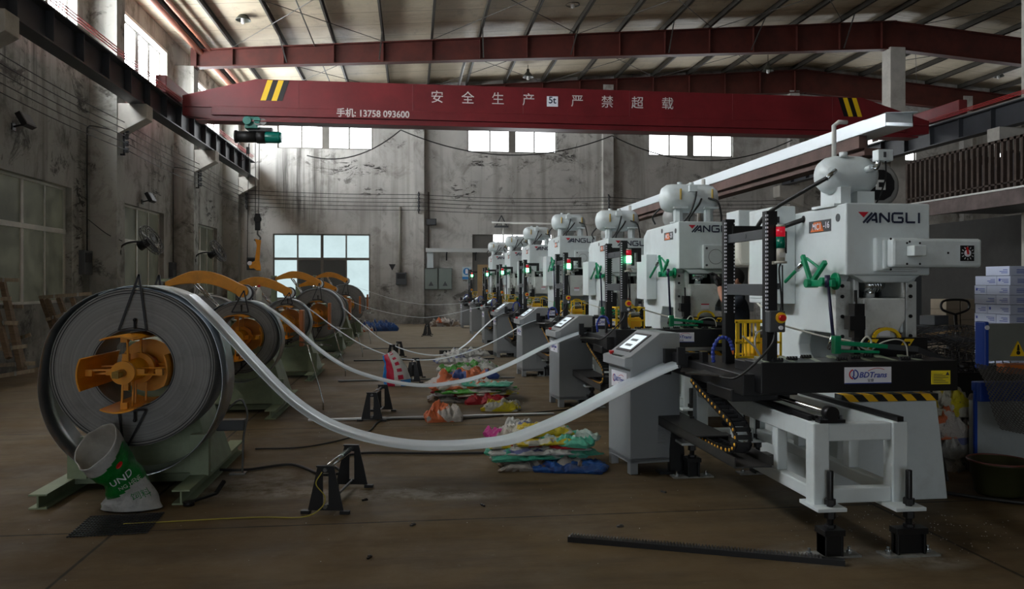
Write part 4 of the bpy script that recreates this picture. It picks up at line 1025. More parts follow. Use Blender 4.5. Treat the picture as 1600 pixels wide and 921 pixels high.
        for p in ([(.18*s, 0, zc+.06), (.15*s, -.03, zc-.05), (.1*s, -.02, zc-.2), (.04*s, .02, H)], [(.26*s, .06, zc-.02), (.2*s, -.02, zc-.1), (.1*s, -.03, H+.06), (.1*s, .02, H)], [(.34*s, .06, zc-.01), (.42*s, -.02, zc-.06), (.46*s, -.02, zc-.2), (.48*s, .02, H)],
                  [(-.1, .5, zc-.1), (-.16, .6, zc-.2), (-.1, .7, H+.02)]): b.tube(smooth([(q[0]+.03, q[1], q[2]) for q in p]), .012, 6)
        b.build('black_hoses', M['rubber'], t)
        b = MB()
        for xx in (.05, .42): b.cyl((xx*s, .07, zc-.03), (xx*s, .07, zc+.1), .013, 8)
        b.build('brass_valves', mat('brass', (.5, .35, .1), .3, metal=.9), t)
        m = MB().cyl((.24*s, .55, H+.12), (.24*s, .95, H+.12), .15, 30); m.box(.15*s, .33*s, .6, .9, H-.02, H+.05); mo = m.build('drive_motor', mat('motor_grey', (.27, .27, .26), .5), t)
        e = MB().box(W+.0, W+.02, .1, .12, 1.7, 1.72)
        MB().box(-.14, -.002, .85, 1.3, k(1.3), k(1.85)).build('electric_cabinet', M['white'], t, bevel=.008)
        MB().cyl((.5*s, .6, H-.05), (.5*s, .6, 2.93-0), .025, 10).build('air_pipe', M['framew'], t)
        MB().box(W-.02, W+.35, .25, .7, 1.25, 1.8).build('operator_box', M['grey'], t, bevel=.01)
    return t

P_LAB = ['nearest press, white punch press with a cam dial arm and round air tank', 'second press from the camera, white with a square bolted cover, where the worker reaches in', 'third press from the camera, with its tank under the cable tray', 'fourth press, its maker name fully readable, a lying tank on top',
         'fifth press from the camera, name partly hidden', 'sixth press from the camera, before the bright doorway', 'farthest press, smallest in view at the end of the row']
PX0 = [3.15, 3.15, 3.16, 3.06, 2.99, 2.98, 2.80]
pG = make_press('G'); pG.location = (3.15, 5.5, 0); tag(pG, P_LAB[0], 'press', 'row of punch presses')
pF = make_press('F', 2.34, '25'); pF.location = (3.15, 9.2, 0); tag(pF, P_LAB[1], 'press', 'row of punch presses')
pE = copy_tree(pF); pE.location = (3.16, 12.7, 0); pE['label'] = P_LAB[2]
pD = make_press('F', 2.6, '45'); pD.location = (3.06, 16.5, 0); tag(pD, P_LAB[3], 'press', 'row of punch presses')
for i in (4, 5, 6):
    c = copy_tree(pD); c.location = (PX0[i], ST_Y[i], 0); c['label'] = P_LAB[i]
# ================================================================ TRANSFER FEEDERS (black beam, posts, lights) on white rail frames
def logo_bd(parent, x, y, z, s, mxf=None, side=False):
    """ring emblem + lettering; s = overall width"""
    F = (lambda u, v: Vector((x+u*s, y, z+v*s))) if not side else (lambda u, v: Vector((x, y-u*s, z+v*s)))
    up = (0, 1, 0) if not side else (1, 0, 0)
    off = Vector((0, -.0012, 0)) if not side else Vector((-.0012, 0, 0))
    for a0, a1, m in ((100, 260, M['inkred']), (-80, 80, M['inkblue'])):
        b = MB(); pts = [F(-.33+.1*cos(radians(a0+(a1-a0)*k/8)), .02+.1*sin(radians(a0+(a1-a0)*k/8)))+off for k in range(9)]
        for p, q in zip(pts, pts[1:]): b.bar(p, q, .028*s, .001, up=up)
        if m is M['inkblue']: b.bar(F(-.33, .11)+off, F(-.33, -.02)+off, .03*s, .001, up=up); b.bar(F(-.36, -.02)+off, F(-.30, -.09)+off, .03*s, .001, up=up)
        b.build('emblem', m, parent)
    mk = SIDE if side else FRONT
    p = F(.11, 0)+off
    text('sign_lettering', 'BDTrans', .17*s, M['inkblue'], parent, mk(*p), .0005, shear=.25, weight=.0008, sx=1.05)
    p = F(.06, -.12)+off
    text('sign_lettering', '宝捷', .075*s, M['navy'], parent, mk(*p), .0005)
    b = MB(); pts = [F(.0+.38*k/6, .09+.06*sin(pi*k/7))+off for k in range(7)]
    for p, q in zip(pts, pts[1:]): b.bar(p, q, .012*s, .001, up=up)
    b.build('swoosh', M['inkred'], parent)

def make_feeder(lit, detail=True):
    t = thing('transfer_feeder', 'x', 'feeder')
    b = MB().box(-.92, .455, -.6, -.34, .885, 1.085); b.box(-.90, .43, -.34, -.12, 1.0, 1.07)
    b.build('beam', M['black'], t, bevel=.006)
    b = MB(); b.box(-1.0, -.62, -.5, .95, .86, 1.0); b.box(-1.02, -.6, -.35, .1, .80, .88); b.build('cross_bed', M['black'], t, bevel=.006)
    s = MB().box(-.35, -.025, -.606, -.6, .945, 1.05).build('maker_sign', M['label'], t); MB().box(-.35, -.025, -.607, -.6, .942, .948).build('sign_edge', M['inkblue'], s)
    logo_bd(s, -.19, -.607, .998, .30)
    s = MB().box(.262, .395, -.606, -.6, .93, 1.02).build('yellow_notice', M['ochre'], t)
    b = MB()
    for k in range(6): b.box(.275, .38-.02*(k % 3), -.608, -.606, .94+.011*k, .943+.011*k)
    b.prism([(.36, .99), (.388, .99), (.374, 1.012)], 'Y', -.608, -.606); b.build('notice_lines', M['navy'], s)
    # slatted table with small black clamps
    b = MB()
    for k in range(7): b.prism([(-.88+.18*k, -.55), (-.84+.18*k, -.55), (-.72+.18*k, -.13), (-.76+.18*k, -.13)], 'Z', 1.072, 1.086)
    b.build('table_slats', mat('pale_green_steel', (.30, .34, .24), .35, metal=.4), t)
    b = MB()
    for k in range(8):
        x = -.8+.15*k; y = -.52+.1*(k % 3)
        b.box(x, x+.07, y, y+.03, 1.085, 1.097); 
        for j in range(4): b.box(x+.02*j, x+.008+.02*j, y, y+.02, 1.097, 1.108)
    b.build('clamps', M['black'], t)
    # posts
    for yy in (-.45, .25):
        MB().box(-.83, -.755, yy-.035, yy+.035, .95, 2.08).build('post', M['black'], t, bevel=.003)
        b = MB()
        for k in range(26):
            z = 1.55+.02*k if False else 1.38+.0265*k
            b.box(-.8315, -.829, yy-.03, yy-.018, z, z+.013); b.box(-.828, -.82, yy-.0365, yy-.0345, z, z+.013)
            if yy > 0: b.box(-.765, -.757, yy-.0365, yy-.0345, z, z+.013)
        b.build('lit_perforations', M['label'], t)  # white boxes painted as light showing through the post holes
    MB().box(-.81, -.775, -.42, .23, 1.90, 1.965).cyl((-.815, -.1, 1.935), (-.81, -.1, 1.935), .02, 12).build('upper_crossbar', M['dgrey'], t, bevel=.003)
    MB().box(-.82, -.765, -.42, .23, 1.515, 1.595).build('lower_crossbar', M['dgrey'], t, bevel=.003)
    MB().box(-.78, -.42, .2, .26, 1.97, 2.03).box(-.45, -.40, .19, .27, 1.86, 2.03).build('sensor_arm', M['black'], t, bevel=.004)
    MB().box(-.7, -.66, -.43, -.33, 1.8, 1.95).box(-.75, -.68, -.42, -.38, 1.87, 1.9).build('camera_box', M['black'], t, bevel=.005)
    # signal light
    x, y = -.755, -.53
    s = MB().cyl((x, y, 1.745), (x, y, 1.83), .027, 24).cyl((x, y, 1.73), (x, y, 1.745), .04, 24).cyl((x, y, 1.97), (x, y, 1.985), .028, 24).bar((x-.03, y+.02, 1.735), (x-.03, y+.08, 1.735), .02).build('signal_light', mat('signal_beige', (.42, .40, .34), .45), t)
    MB().cyl((x, y, 1.907), (x, y, 1.97), .029, 24).build('red_lens', M['redlens'], s)
    MB().cyl((x, y, 1.83), (x, y, 1.905), .029, 24).build('green_lens', M['greenon'] if lit else M['greenoff'], s)
    MB().box(x-.02, x+.02, y-.029, y-.026, 1.77, 1.80).build('light_label', M['framew'], s)
    MB().tube(smooth([(x, y, 1.73), (x-.01, y, 1.68), (x+.005, y, 1.5), (x, y, 1.42)]), .006, 6).tube([(x+.012, y, 1.72), (x+.015, y, 1.42)], .005, 6).build('signal_cable', M['rubber'], t)
    # emergency stop box
    e = MB().box(-.845, -.735, -.56, -.49, 1.28, 1.42).build('stop_box', M['dgrey'], t, bevel=.008)
    MB().cyl((-.77, -.572, 1.375), (-.77, -.56, 1.375), .036, 24).build('stop_ring', M['yel'], e)
    MB().cyl((-.77, -.60, 1.375), (-.77, -.572, 1.375), .021, 20).build('stop_button', M['btnred'], e)
    MB().cyl((-.77, -.572, 1.31), (-.77, -.56, 1.31), .014, 16).build('white_button', M['label'], e)
    MB().tube(smooth([(-.8, -.55, 1.29), (-.83, -.56, 1.2), (-.95, -.57, 1.08), (-1.05, -.5, .98), (-1.1, -.35, .97)]), .008, 6).build('stop_cable', M['rubber'], t)
    # strip entry: guide rollers and plates
    b = MB().box(-1.06, -.9, .56, .62, .93, 1.05).box(-1.06, -.9, .94, 1.0, .93, 1.05).cyl((-.98, .56, 1.01), (-.98, 1.0, 1.01), .02, 14).cyl((-.92, .56, .96), (-.92, 1.0, .96), .02, 14)
    b.box(-1.1, -1.04, .5, .54, .96, 1.1).box(-.98, -.93, .3, .36, .95, 1.08); b.build('entry_guide', M['black'], t, bevel=.003)
    b = MB().prism([(-1.2, .05), (-.9, -.25), (-.75, -.15), (-1.0, .2)], 'Z', .945, .955).prism([(-1.15, .3), (-.85, .1), (-.8, .4), (-1.05, .55)], 'Z', .93, .94)
    b.build('entry_plates', mat('oily_sheet', (.12, .11, .10), .3, metal=.8, var=.3), t)
    # blue coolant hose with an orange tip
    b = MB(); pts = smooth([(-.96, .12, 1.03), (-.97, .1, 1.12), (-.93, .08, 1.2), (-.86, .08, 1.19), (-.83, .08, 1.12)], 6)
    b.tube(pts, .011, 8)
    for p in pts[::2]: b.sphere(p, .015, u=10, v=6)
    h = b.build('coolant_hose', M['inkblue'], t); MB().cyl((-.83, .08, 1.12), (-.826, .08, 1.08), .011, 10, .005).build('hose_tip', M['orange'], h)
    # yellow guard cage with a pump unit inside
    c = MB(); x0, x1, y0, y1 = -.66, -.3, .42, .68
    for xx in (x0, (x0+x1)/2, x1):
        for yy in (y0, y1): c.box(xx, xx+.014, yy, yy+.014, 1.0, 1.3)
    for zz in (1.02, 1.13, 1.29):
        c.box(x0, x1+.014, y0, y0+.014, zz, zz+.014); c.box(x0, x1+.014, y1, y1+.014, zz, zz+.014); c.box(x0, x0+.014, y0, y1, zz, zz+.014); c.box(x1, x1+.014, y0, y1, zz, zz+.014)
    for k in range(6): c.box(x0+.02+.03*k, x0+.027+.03*k, y0, y0+.008, 1.03, 1.29)
    cg = c.build('guard_cage', M['yel'], t)
    MB().box(-.5, -.32, .47, .64, 1.0, 1.17).build('pump_tank', mat('tank_yellow', (.85, .45, .01), .4), cg, bevel=.01)
    MB().cyl((-.42, .55, 1.17), (-.42, .55, 1.26), .04, 16).cyl((-.49, .52, 1.2), (-.33, .52, 1.2), .022, 12).build('pump_motor', M['dsteel'], cg)
    MB().tube(smooth([(-.36, .4, 1.24), (-.5, .39, 1.22), (-.52, .38, 1.1), (-.44, .38, .99)]), .007, 6).tube(smooth([(-.66, .3, 1.2), (-.56, .28, 1.1), (-.5, .28, 1.0)]), .007, 6).build('white_hoses', M['framew'], cg)
    return t

def make_rail_frame():
    t = thing('rail_frame', 'x', 'frame')
    x0, x1, y0, y1 = -.80, -.2, -1.05, 1.0
    f = MB(); L = .1
    for yy in (y0, y1-L): 
        for xx in (x0, x1-L): f.box(xx, xx+L, yy, yy+L, .28, .77)
        f.box(x0+L, x1-L, yy+.01, yy+.08, .66, .765); f.box(x0+L, x1-L, yy+.01, yy+.08, .29, .38)
    for xx in (x0, x1-L):
        f.box(xx+.005, xx+L-.005, y0+L, y1-L, .655, .77); f.box(xx+.015, xx+L-.01, y0+L, y1-L, .30, .38)
        for yy in (-.55, .15): f.box(xx+.012, xx+.085, yy, yy+.08, .38, .655)
    f.build('frame_body', M['white'], t, bevel=.008)
    MB().box(x0, x0+L, y0+.3, y0+.62, .775, .783).box(x0+.02, x0+.04, y0+.1, y1, .77, .80).box(x0+.06, x0+.08, y0+.1, y1, .77, .80).box(x1-.07, x1-.03, y0, y1, .77, .80).build('slide_rails', M['black'], t)
    MB().cyl((-.68, y0+.02, .825), (-.68, y1, .825), .016, 14).build('drive_shaft', M['chrome'], t)
    b = MB().cyl((-.68, y0+.0, .825), (-.68, y0+.06, .825), .042, 24).box(-.76, -.6, y0+.0, y0+.06, .77, .79).box(-.71, -.65, y0, y0+.06, .785, .82); b.cyl((-.745, y0+.03, .79), (-.745, y0+.03, .81), .012, 6).cyl((-.615, y0+.03, .79), (-.615, y0+.03, .81), .012, 6)
    b.build('bearing_block', M['blackm'], t)
    # adjustable feet
    for j, (fx, fy, wx, wy) in enumerate(((-.72, -1.09, .065, .06), (-.25, -1.13, .1, .04), (-.86, .85, .06, .06), (-.27, .9, .06, .06))):
        q = MB().box(fx-.11 if j % 2 else fx-.10, fx+.08, min(fy-.05, fy+.15), max(fy-.05, fy+.18), .268, .29).build('foot_plate', M['white'], t, bevel=.003)
        q = MB().cyl((fx, fy, .16), (fx, fy, .5), .019, 16).cyl((fx, fy, .3), (fx, fy, .335), .034, 6).cyl((fx, fy, .22), (fx, fy, .262), .034, 6).cyl((fx, fy, .165), (fx, fy, .185), .034, 6)
        q.box(fx-wx, fx+wx, fy-wy, fy+wy, .13, .165).box(fx-wx+.01, fx+wx-.01, fy-.012, fy+.012, .01, .13).box(fx-wx+.01, fx-wx+.025, fy-wy+.005, fy+wy-.005, .01, .13).box(fx+wx-.025, fx+wx-.01, fy-wy+.005, fy+wy-.005, .01, .13)
        if j < 1: q.box(fx-wx+.01, fx+wx-.01, fy-wy+.01, fy+wy-.01, .01, .13)
        jk = q.build('jack_screw', M['black'], t, bevel=.003)
        MB().box(fx-.17, fx+.17, fy-.05, fy+.06, 0, .012, None).build('base_plate', mat('dusty_plate', (.2, .2, .185), .7, var=.4, scale=14), jk)
        b = MB()
        for xx in (-.13, .12): b.cyl((fx+xx, fy, .012), (fx+xx, fy, .05), .009, 8).cyl((fx+xx, fy, .012), (fx+xx, fy, .03), .018, 6)
        b.build('anchor_bolts', M['steel'], jk)
    # cable channel and chain on the left
    c = MB().box(-1.1, -.85, -.6, 1.25, .41, .42).box(-1.1, -1.092, -.6, 1.25, .41, .48).box(-.858, -.85, -.6, 1.25, .41, .48).box(-1.1, -.85, .1, 1.25, .475, .485).box(-.85, -.79, -.5, -.4, .40, .47).box(-.85, -.79, .2, .3, .40, .47)
    c.build('cable_channel', mat('channel_black', (.03, .028, .026), .5, var=.3, scale=9), t)
    b = MB()
    for xx, yy in ((-1.0, .98),): b.prism([(xx, .02), (xx+.12, .02), (xx+.12, .2), (xx+.08, .41), (xx+.02, .41), (xx, .2)], 'Y', yy, yy+.08); b.box(xx-.1, xx+.2, yy-.03, yy+.1, 0, .02)
    b.build('channel_posts', M['black'], t)
    ch = MB(); dots = MB(); pts = smooth([(-.97, .62, .445), (-.97, .2, .445), (-.97, -.15, .45), (-.97, -.36, .48), (-.97, -.44, .56), (-.97, -.37, .64), (-.97, -.2, .69), (-.97, .05, .755), (-.97, .3, .82), (-.97, .45, .87)], 6)
    acc = [pts[0]]
    for p in pts:
        if (p-acc[-1]).length > .045: acc.append(p)
    for i, (p, q) in enumerate(zip(acc, acc[1:])):
        ch.bar(p+Vector((-.05, 0, 0)), q+Vector((-.05, 0, 0)), .01, .05, up=(1, 0, 0) if False else (0, 0.3, 1)); ch.bar(p+Vector((.05, 0, 0)), q+Vector((.05, 0, 0)), .01, .05, up=(0, .3, 1))
        m_ = (p+q)/2; ch.cbox(m_, (.1, .018, .03)); dots.sphere(m_+Vector((-.056, 0, 0)), .012, (.4, 1, 1.0), 10, 6)
    o = ch.build('cable_chain', M['black'], t); dots.build('chain_rivets', mat('amber_rivet', (.85, .42, .03), .4), o)
    return t
fd_lab = ['nearest transfer feeder, black beam and two slotted posts, unlit signal light', 'second transfer feeder, black beam in front of the second press, signal light lit green', 'third transfer feeder, posts before the third press, lit green',
          'fourth transfer feeder, posts left of the readable press name, lit green', 'fifth transfer feeder down the row, lit green', 'sixth transfer feeder down the row, lit green', 'farthest transfer feeder, beside the plywood sheet']
fdn = make_feeder(False); fdn.location = pG.location; tag(fdn, fd_lab[0], 'feeder', 'transfer feeders of the press row')
fl = make_feeder(True); fr0 = make_rail_frame(); fr0.location = pG.location; tag(fr0, 'nearest white rail frame on black jack feet, under the black feeder beam', 'frame', 'white rail frames')
for i in range(1, 7):
    q = fl if i == 1 else copy_tree(fl); q.location = (PX0[i], ST_Y[i], 0); tag(q, fd_lab[i], 'feeder', 'transfer feeders of the press row')
    if i < 5:
        q = copy_tree(fr0); q.location = (PX0[i], ST_Y[i], 0); q['label'] = '%s white rail frame, seen past the %s grey console' % (ORD[i], ORD[i])

# ================================================================ OPERATOR CONSOLES
def make_console(detail=True):
    t = thing('control_console', 'x', 'console'); D, Wd = .45, .5       # along X, along Y
    b = MB().prism([(0, .1), (0, .88), (-.05, .90), (-.05, .975), (.0, .985), (.27, 1.18), (D, 1.18), (D, .1)], 'Y', 0, Wd)
    for x0 in (0, D-.07):
        for y0 in (0, Wd-.07): b.box(x0, x0+.07, y0, y0+.07, 0, .12)
    b.box(0, D, .0, .012, .09, .14); b.box(0, .012, 0, Wd, .09, .14)
    b.build('console_body', M['grey'], t, bevel=.006)
    MB().box(-.052, .02, -.004, Wd+.004, .9, .972).build('desk_ledge', mat('console_grey_light', (.30, .315, .325), .45), t, bevel=.004)
    # screen on the slope
    a = math.atan2(.195, .27); mx = Matrix.Translation((.0, 0, .985)) @ Matrix.Rotation(-a, 4, 'Y')
    s = MB().box(.05, .29, .1, .42, .0, .008, mx).build('touch_panel', mat('panel_black', (.02, .02, .022), .3), t)
    MB().box(.075, .265, .135, .385, .008, .0095, mx).build('screen', M['screen'], s)
    b = MB()
    for k in range(2): b.box(.11+.07*k, .14+.07*k, .2, .34, .0096, .0102, mx)
    b.build('screen_content', M['screend'], s)
    e = MB().cyl((-.02, .38, .972), (-.02, .38, .99), .014, 14).cyl((-.02, .38, .99), (-.02, .38, 1.01), .022, 18).build('stop_button', M['btnred'], t)
    MB().box(-.035, -.0, .12, .33, .972, .985).build('switch_row', M['black'], t); MB().box(-.04, .0, .02, .11, .973, .976).build('yellow_label', M['ochre'], t)
    sg = MB().box(-.004, 0, .08, .42, .70, .84).build('maker_sign', M['label'], t); logo_bd(sg, -.0045, .25, .77, .30, side=True)
    v = MB()
    for c in (.25, .35):
        for k in range(7): v.prism([(c, .25+.025*k), (c+.06, .25+.025*k), (c+.06, .262+.025*k), (c, .262+.025*k)], 'Y', -.006, .001)
    v.build('vent_louvres', M['grey'], t, bevel=.002)
    MB().box(.3, .37, -.003, 0, .83, .9).build('dark_socket', M['black'], t)
    return t
cn_lab = ['nearest grey control console, partly crossed by the bright first strip', 'second grey control console, crossed by the second strip', 'third grey control console with its screen showing', 'fourth grey control console with a glaring screen',
          'fifth grey control console in the far row', 'sixth grey control console in the far row', 'farthest control console, dark-sided, by the back wall']
c0 = make_console()
for i, (x, y, r) in enumerate(((1.80, 6.47, 7), (1.87, 10.1, 5), (1.86, 13.5, 4), (1.80, 17.05, 4), (1.88, 21.0, 3), (1.83, 24.9, 3), (1.75, 28.6, 3))):
    q = c0 if i == 0 else copy_tree(c0); q.location = (x, y, 0); q.rotation_euler = (0, 0, radians(r)); tag(q, cn_lab[i], 'console', 'grey control consoles')

# ================================================================ CABLE TRAY OVER THE PRESSES
t = thing('overhead_cable_tray', 'bright metal cable tray on a rusty beam running over the presses', 'tray', (0, 0, 0))
b = MB().box(3.78, 3.785, 6, 14.5, 2.87, 2.98).box(4.015, 4.02, 6, 14.5, 2.87, 2.98).box(3.78, 4.02, 6, 14.5, 2.868, 2.873); b.box(3.785, 4.02, 6.0, 6.004, 2.9, 2.98)
b.prism([(3.78, 6), (4.02, 5.94), (4.02, 6.3), (3.78, 6.3)], 'Z', 2.974, 2.98)
b.build('tray', mat('tray_white_zinc', (.72, .78, .82), .35, metal=.35), t)
b = MB().box(3.79, 3.86, 6.4, 14.5, 2.76, 2.866).box(3.84, 4.0, 6.4, 14.5, 2.70, 2.76); b.build('support_beam', mat('rusty_purple_beam', (.10, .055, .045), .7, var=.4, scale=3), t)
b = MB()
for yy in (10.1, 14.0): b.cyl((3.75, yy, 0), (3.75, yy, 2.72), .035, 12); b.cyl((3.88, yy, 0), (3.88, yy, 2.72), .025, 12)
b.cyl((3.88, 6.6, 2.3), (3.88, 6.6, 2.87), .035, 12).cyl((3.97, 6.6, 2.3), (3.97, 6.6, 2.87), .02, 12); b.build('support_posts', M['steely'], t)
t2 = thing('far_air_line', 'thin pale horizontal pipe on a wall bracket above the far presses', 'pipe', (0, 0, 0))
MB().cyl((3.1, YB-.3, 4.0), (8.4, YB-.3, 3.95), .035, 10).cyl((3.55, YB-.3, 4.0), (3.55, YB-.3, 2.5), .03, 8).build('pipe', M['framew'], t2)
MB().box(3.2, 3.75, YB-.4, YB-.2, 3.8, 3.88).bar((3.3, YB-.1, 3.9), (3.5, YB-.1, 4.3), .04).bar((3.7, YB-.1, 3.9), (3.5, YB-.1, 4.3), .04).build('wall_bracket', M['dgrey'], t2)

# ================================================================ SACKS
def print_mat(name, cols, scale=3.0, seed=0, stretch=(1, 1, 1)):
    t = NT(name, .34); t.bump(t.noise(9, 6, .7, (1, 1, 1), 2.), .9, .03); n = t.noise(scale, 2, .4, stretch, .6, (seed, seed*2, 0)); c = cols[0]
    for i, k in enumerate(cols[1:]):
        th = .42+.13*i; c = t.mix(t.rng(n, th, th+.012), c, k)
    c = t.mix(t.rng(t.noise(22, 3, .6, (1, 1, 1), 0, (seed, 3, 0)), .66, .68, 0, .7), c, (.06, .05, .06))
    c = t.mix(t.rng(t.noise(4, 7, .7), .55, .75, 0, .5), c, (.08, .07, .055))
    return t.out(c)
PM = dict(yw=print_mat('sack_yellow_white', [(.55, .46, .005), (.5, .48, .4), (.6, .45, .01)], 3, 1), mint=print_mat('sack_mint', [(.04, .34, .22), (.08, .42, .28), (.35, .45, .4)], 3, 2),
 blue=print_mat('sack_blue', [(.004, .03, .17), (.01, .08, .3), (.01, .05, .2)], 3, 3), white=print_mat('sack_white', [(.55, .55, .52), (.42, .42, .4), (.12, .14, .3)], 3.4, 4),
 orange=print_mat('sack_orange_white', [(.6, .09, .008), (.62, .15, .05), (.5, .46, .42)], 2.6, 5), red=print_mat('sack_red', [(.4, .004, .015), (.32, .005, .015), (.4, .36, .36)], 2, 6),
 grn=print_mat('sack_green_white', [(.5, .52, .48), (.08, .36, .05), (.55, .55, .5)], 3.2, 7), navyo=print_mat('sack_navy_orange', [(.008, .02, .13), (.02, .05, .2), (.5, .12, .03)], 2.2, 8), mag=print_mat('sack_magenta', [(.5, .02, .22), (.6, .55, .5), (.62, .6, .55)], 2, 9), dk=print_mat('sack_dark_mixed', [(.1, .09, .09), (.3, .28, .25), (.15, .1, .06)], 4, 10))
from mathutils import noise as mn
def sack(loc, sx, sy, h, rz, m, lab, seed, peak=None, group=None, name='woven_sack'):
    """flat crumpled empty sack: a closed folded sheet"""
    bm = bmesh.new(); N, K = 48, 32; top, bot = [], []
    for i in range(N+1):
        rt, rb = [], []
        for j in range(K+1):
            u, v = i/N*2-1, j/K*2-1
            e = 1+.16*mn.noise(Vector((u*2.6, v*2.6, seed)))+.05*mn.noise(Vector((u*9, v*9, seed)))
            x, y = u*sx/2*e, v*sy/2*(1+.10*mn.noise(Vector((v*1.7, seed, u))))
            edge = max(0, 1-max(abs(u), abs(v))**6)
            n1 = mn.fractal(Vector((x*8+seed, y*8, seed)), 1.0, 2.2, 4); rid = abs(mn.noise(Vector((x*7, y*7-seed, seed*2))))
            rd = abs(mn.noise(Vector((x*16, y*16+seed, seed*3)))); hh = h*(.6+.55*n1+.5*(.35-rid)+.8*(.25-rd))*(.35+.65*edge)
            if peak: hh += peak[2]*math.exp(-(((x-peak[0])/.1)**2+((y-peak[1])/.1)**2))
            hh = max(.008, hh)
            rt.append(bm.verts.new((x, y, hh))); rb.append(bm.verts.new((x*.96, y*.96, .0)))
        top.append(rt); bot.append(rb)
    for i in range(N):
        for j in range(K):
            f = bm.faces.new((top[i][j], top[i+1][j], top[i+1][j+1], top[i][j+1])); f.smooth = True
            bm.faces.new((bot[i][j], bot[i][j+1], bot[i+1][j+1], bot[i+1][j]))
    for i in range(N):
        bm.faces.new((bot[i][0], bot[i+1][0], top[i+1][0], top[i][0])); bm.faces.new((top[i][K], top[i+1][K], bot[i+1][K], bot[i][K]))
    for j in range(K):
        bm.faces.new((top[0][j], top[0][j+1], bot[0][j+1], bot[0][j])); bm.faces.new((bot[N][j], bot[N][j+1], top[N][j+1], top[N][j]))
    b = MB(); b.bm.free(); b.bm = bm
    o = b.build(name, m, loc=loc, rot=(0, 0, rz)); return tag(o, lab, 'sack', group)
G1 = 'sacks of the near pile'
sack((1.35, 6.78, 0), .62, .42, .07, -.25, PM['blue'], 'blue sack at the front bottom of the near pile', 11, group=G1)
sack((1.12, 6.95, .0), .78, .5, .09, .05, PM['dk'], 'dark dirty sack at the bottom of the near pile', 12, group=G1)
sack((1.1, 7.02, .075), .85, .5, .08, .1, PM['mint'], 'lower mint-green sack of the near pile', 13, group=G1)
sack((1.2, 7.05, .14), .70, .42, .07, -.1, PM['white'], 'white sack folded in the middle of the near pile', 14, group=G1)
sack((1.38, 7.08, .17), .55, .5, .10, -.5, PM['mint'], 'upper mint-green sack at the right of the near pile', 15, group=G1)
sack((.95, 7.0, .16), .62, .2, .08, .1, PM['yw'], 'long yellow sack across the front of the near pile', 16, group=G1)
sack((1.15, 7.15, .24), .55, .35, .08, .15, PM['yw'], 'crumpled yellow and white sack on top of the near pile', 17, group=G1)
sack((.86, 7.3, .18), .38, .3, .11, .3, PM['mag'], 'magenta and white sack at the left of the near pile', 18, group=G1)
sack((.98, 7.38, .22), .3, .25, .11, -.3, PM['white'], 'thin white sack at the back of the near pile', 19, group=G1)
G2 = 'sacks of the middle pile'
sack((.95, 10.7, 0), .55, .45, .12, .1, PM['red'], 'red sack at the front bottom of the middle pile', 21, group=G2)
sack((.7, 10.95, 0), .95, .6, .1, -.1, PM['dk'], 'dark mixed sack low in the middle pile', 22, group=G2)
sack((.75, 11.0, .09), .95, .6, .1, .1, PM['red'], 'red and white sack in the middle of the middle pile', 23, group=G2)
sack((1.0, 11.05, .12), .8, .5, .1, .3, PM['grn'], 'green and white sack sticking out right of the middle pile', 24, group=G2)
sack((.7, 11.05, .17), 1.0, .7, .12, .15, PM['orange'], 'large orange and white sack on the middle pile', 25, (-.25, .1, .16), group=G2)
sack((.85, 11.3, .26), .62, .45, .13, .1, PM['navyo'], 'navy blue sack on the top back of the middle pile', 26, group=G2)
G3 = 'sacks of the third pile'
sack((.95, 13.5, 0), .95, .6, .12, 0, PM['dk'], 'dark sack under the green ones in the third pile', 31, group=G3)
sack((.8, 13.6, .1), .7, .5, .12, .2, PM['grn'], 'left green and white sack of the third pile', 32, group=G3)
sack((1.1, 13.7, .12), .7, .5, .13, -.2, PM['grn'], 'right green and white sack of the third pile', 33, group=G3)
G4 = 'sacks of the fourth pile'
sack((.95, 16.2, 0), 1.0, .7, .12, 0, PM['white'], 'wide white sack at the bottom of the fourth pile', 41, group=G4)
sack((1.1, 16.5, .1), .8, .6, .14, .3, PM['white'], 'white and blue sack on top of the fourth pile', 42, group=G4)
_c = ['dk', 'mint', 'white', 'red', 'yw', 'grn']
for q in range(5):
    sack((1.15+.12*sin(q*2.3), 6.98+.06*cos(q*1.9), .05+.035*q), .8-.04*q, .36, .05, .25*sin(q*1.7), PM[_c[q]], 'thin folded sack layer of the near pile, %s up' % ['lowest', 'second', 'third', 'fourth', 'fifth'][q], 90+q, group=G1)
    sack((.85+.12*sin(q*2.1), 10.9+.06*cos(q*1.9), .05+.04*q), .9-.03*q, .5, .05, .25*sin(q*1.3), PM[_c[(q+3) % 6]], 'thin folded sack layer of the middle pile, %s up' % ['lowest', 'second', 'third', 'fourth', 'fifth'][q], 97+q, group=G2)
sack((.35, 9.35, 0), .42, .34, .17, .1, PM['orange'], 'single orange and white crumpled sack on the open floor', 51, (0, 0, .06))
sack((1.12, 10.05, 0), .46, .36, .12, -.2, PM['yw'], 'single yellow and white sack lying by the second console', 52)
sack((-1.15, 27.2, 0), 1.2, .7, .3, .2, PM['blue'], 'blue sack heaped at the foot of the far decoiler', 61)
sack((-1.7, 26.8, 0), .8, .5, .2, .1, PM['orange'], 'orange sack heaped left of the far blue one', 62)
sack((1.2, 29.8, 0), 1.1, .6, .28, 0, PM['dk'], 'mixed dark sack heap by the back wall before the last console', 63)
sack((1.1, 29.6, .15), .5, .4, .16, 0, PM['orange'], 'orange rag on the heap by the back wall', 64)

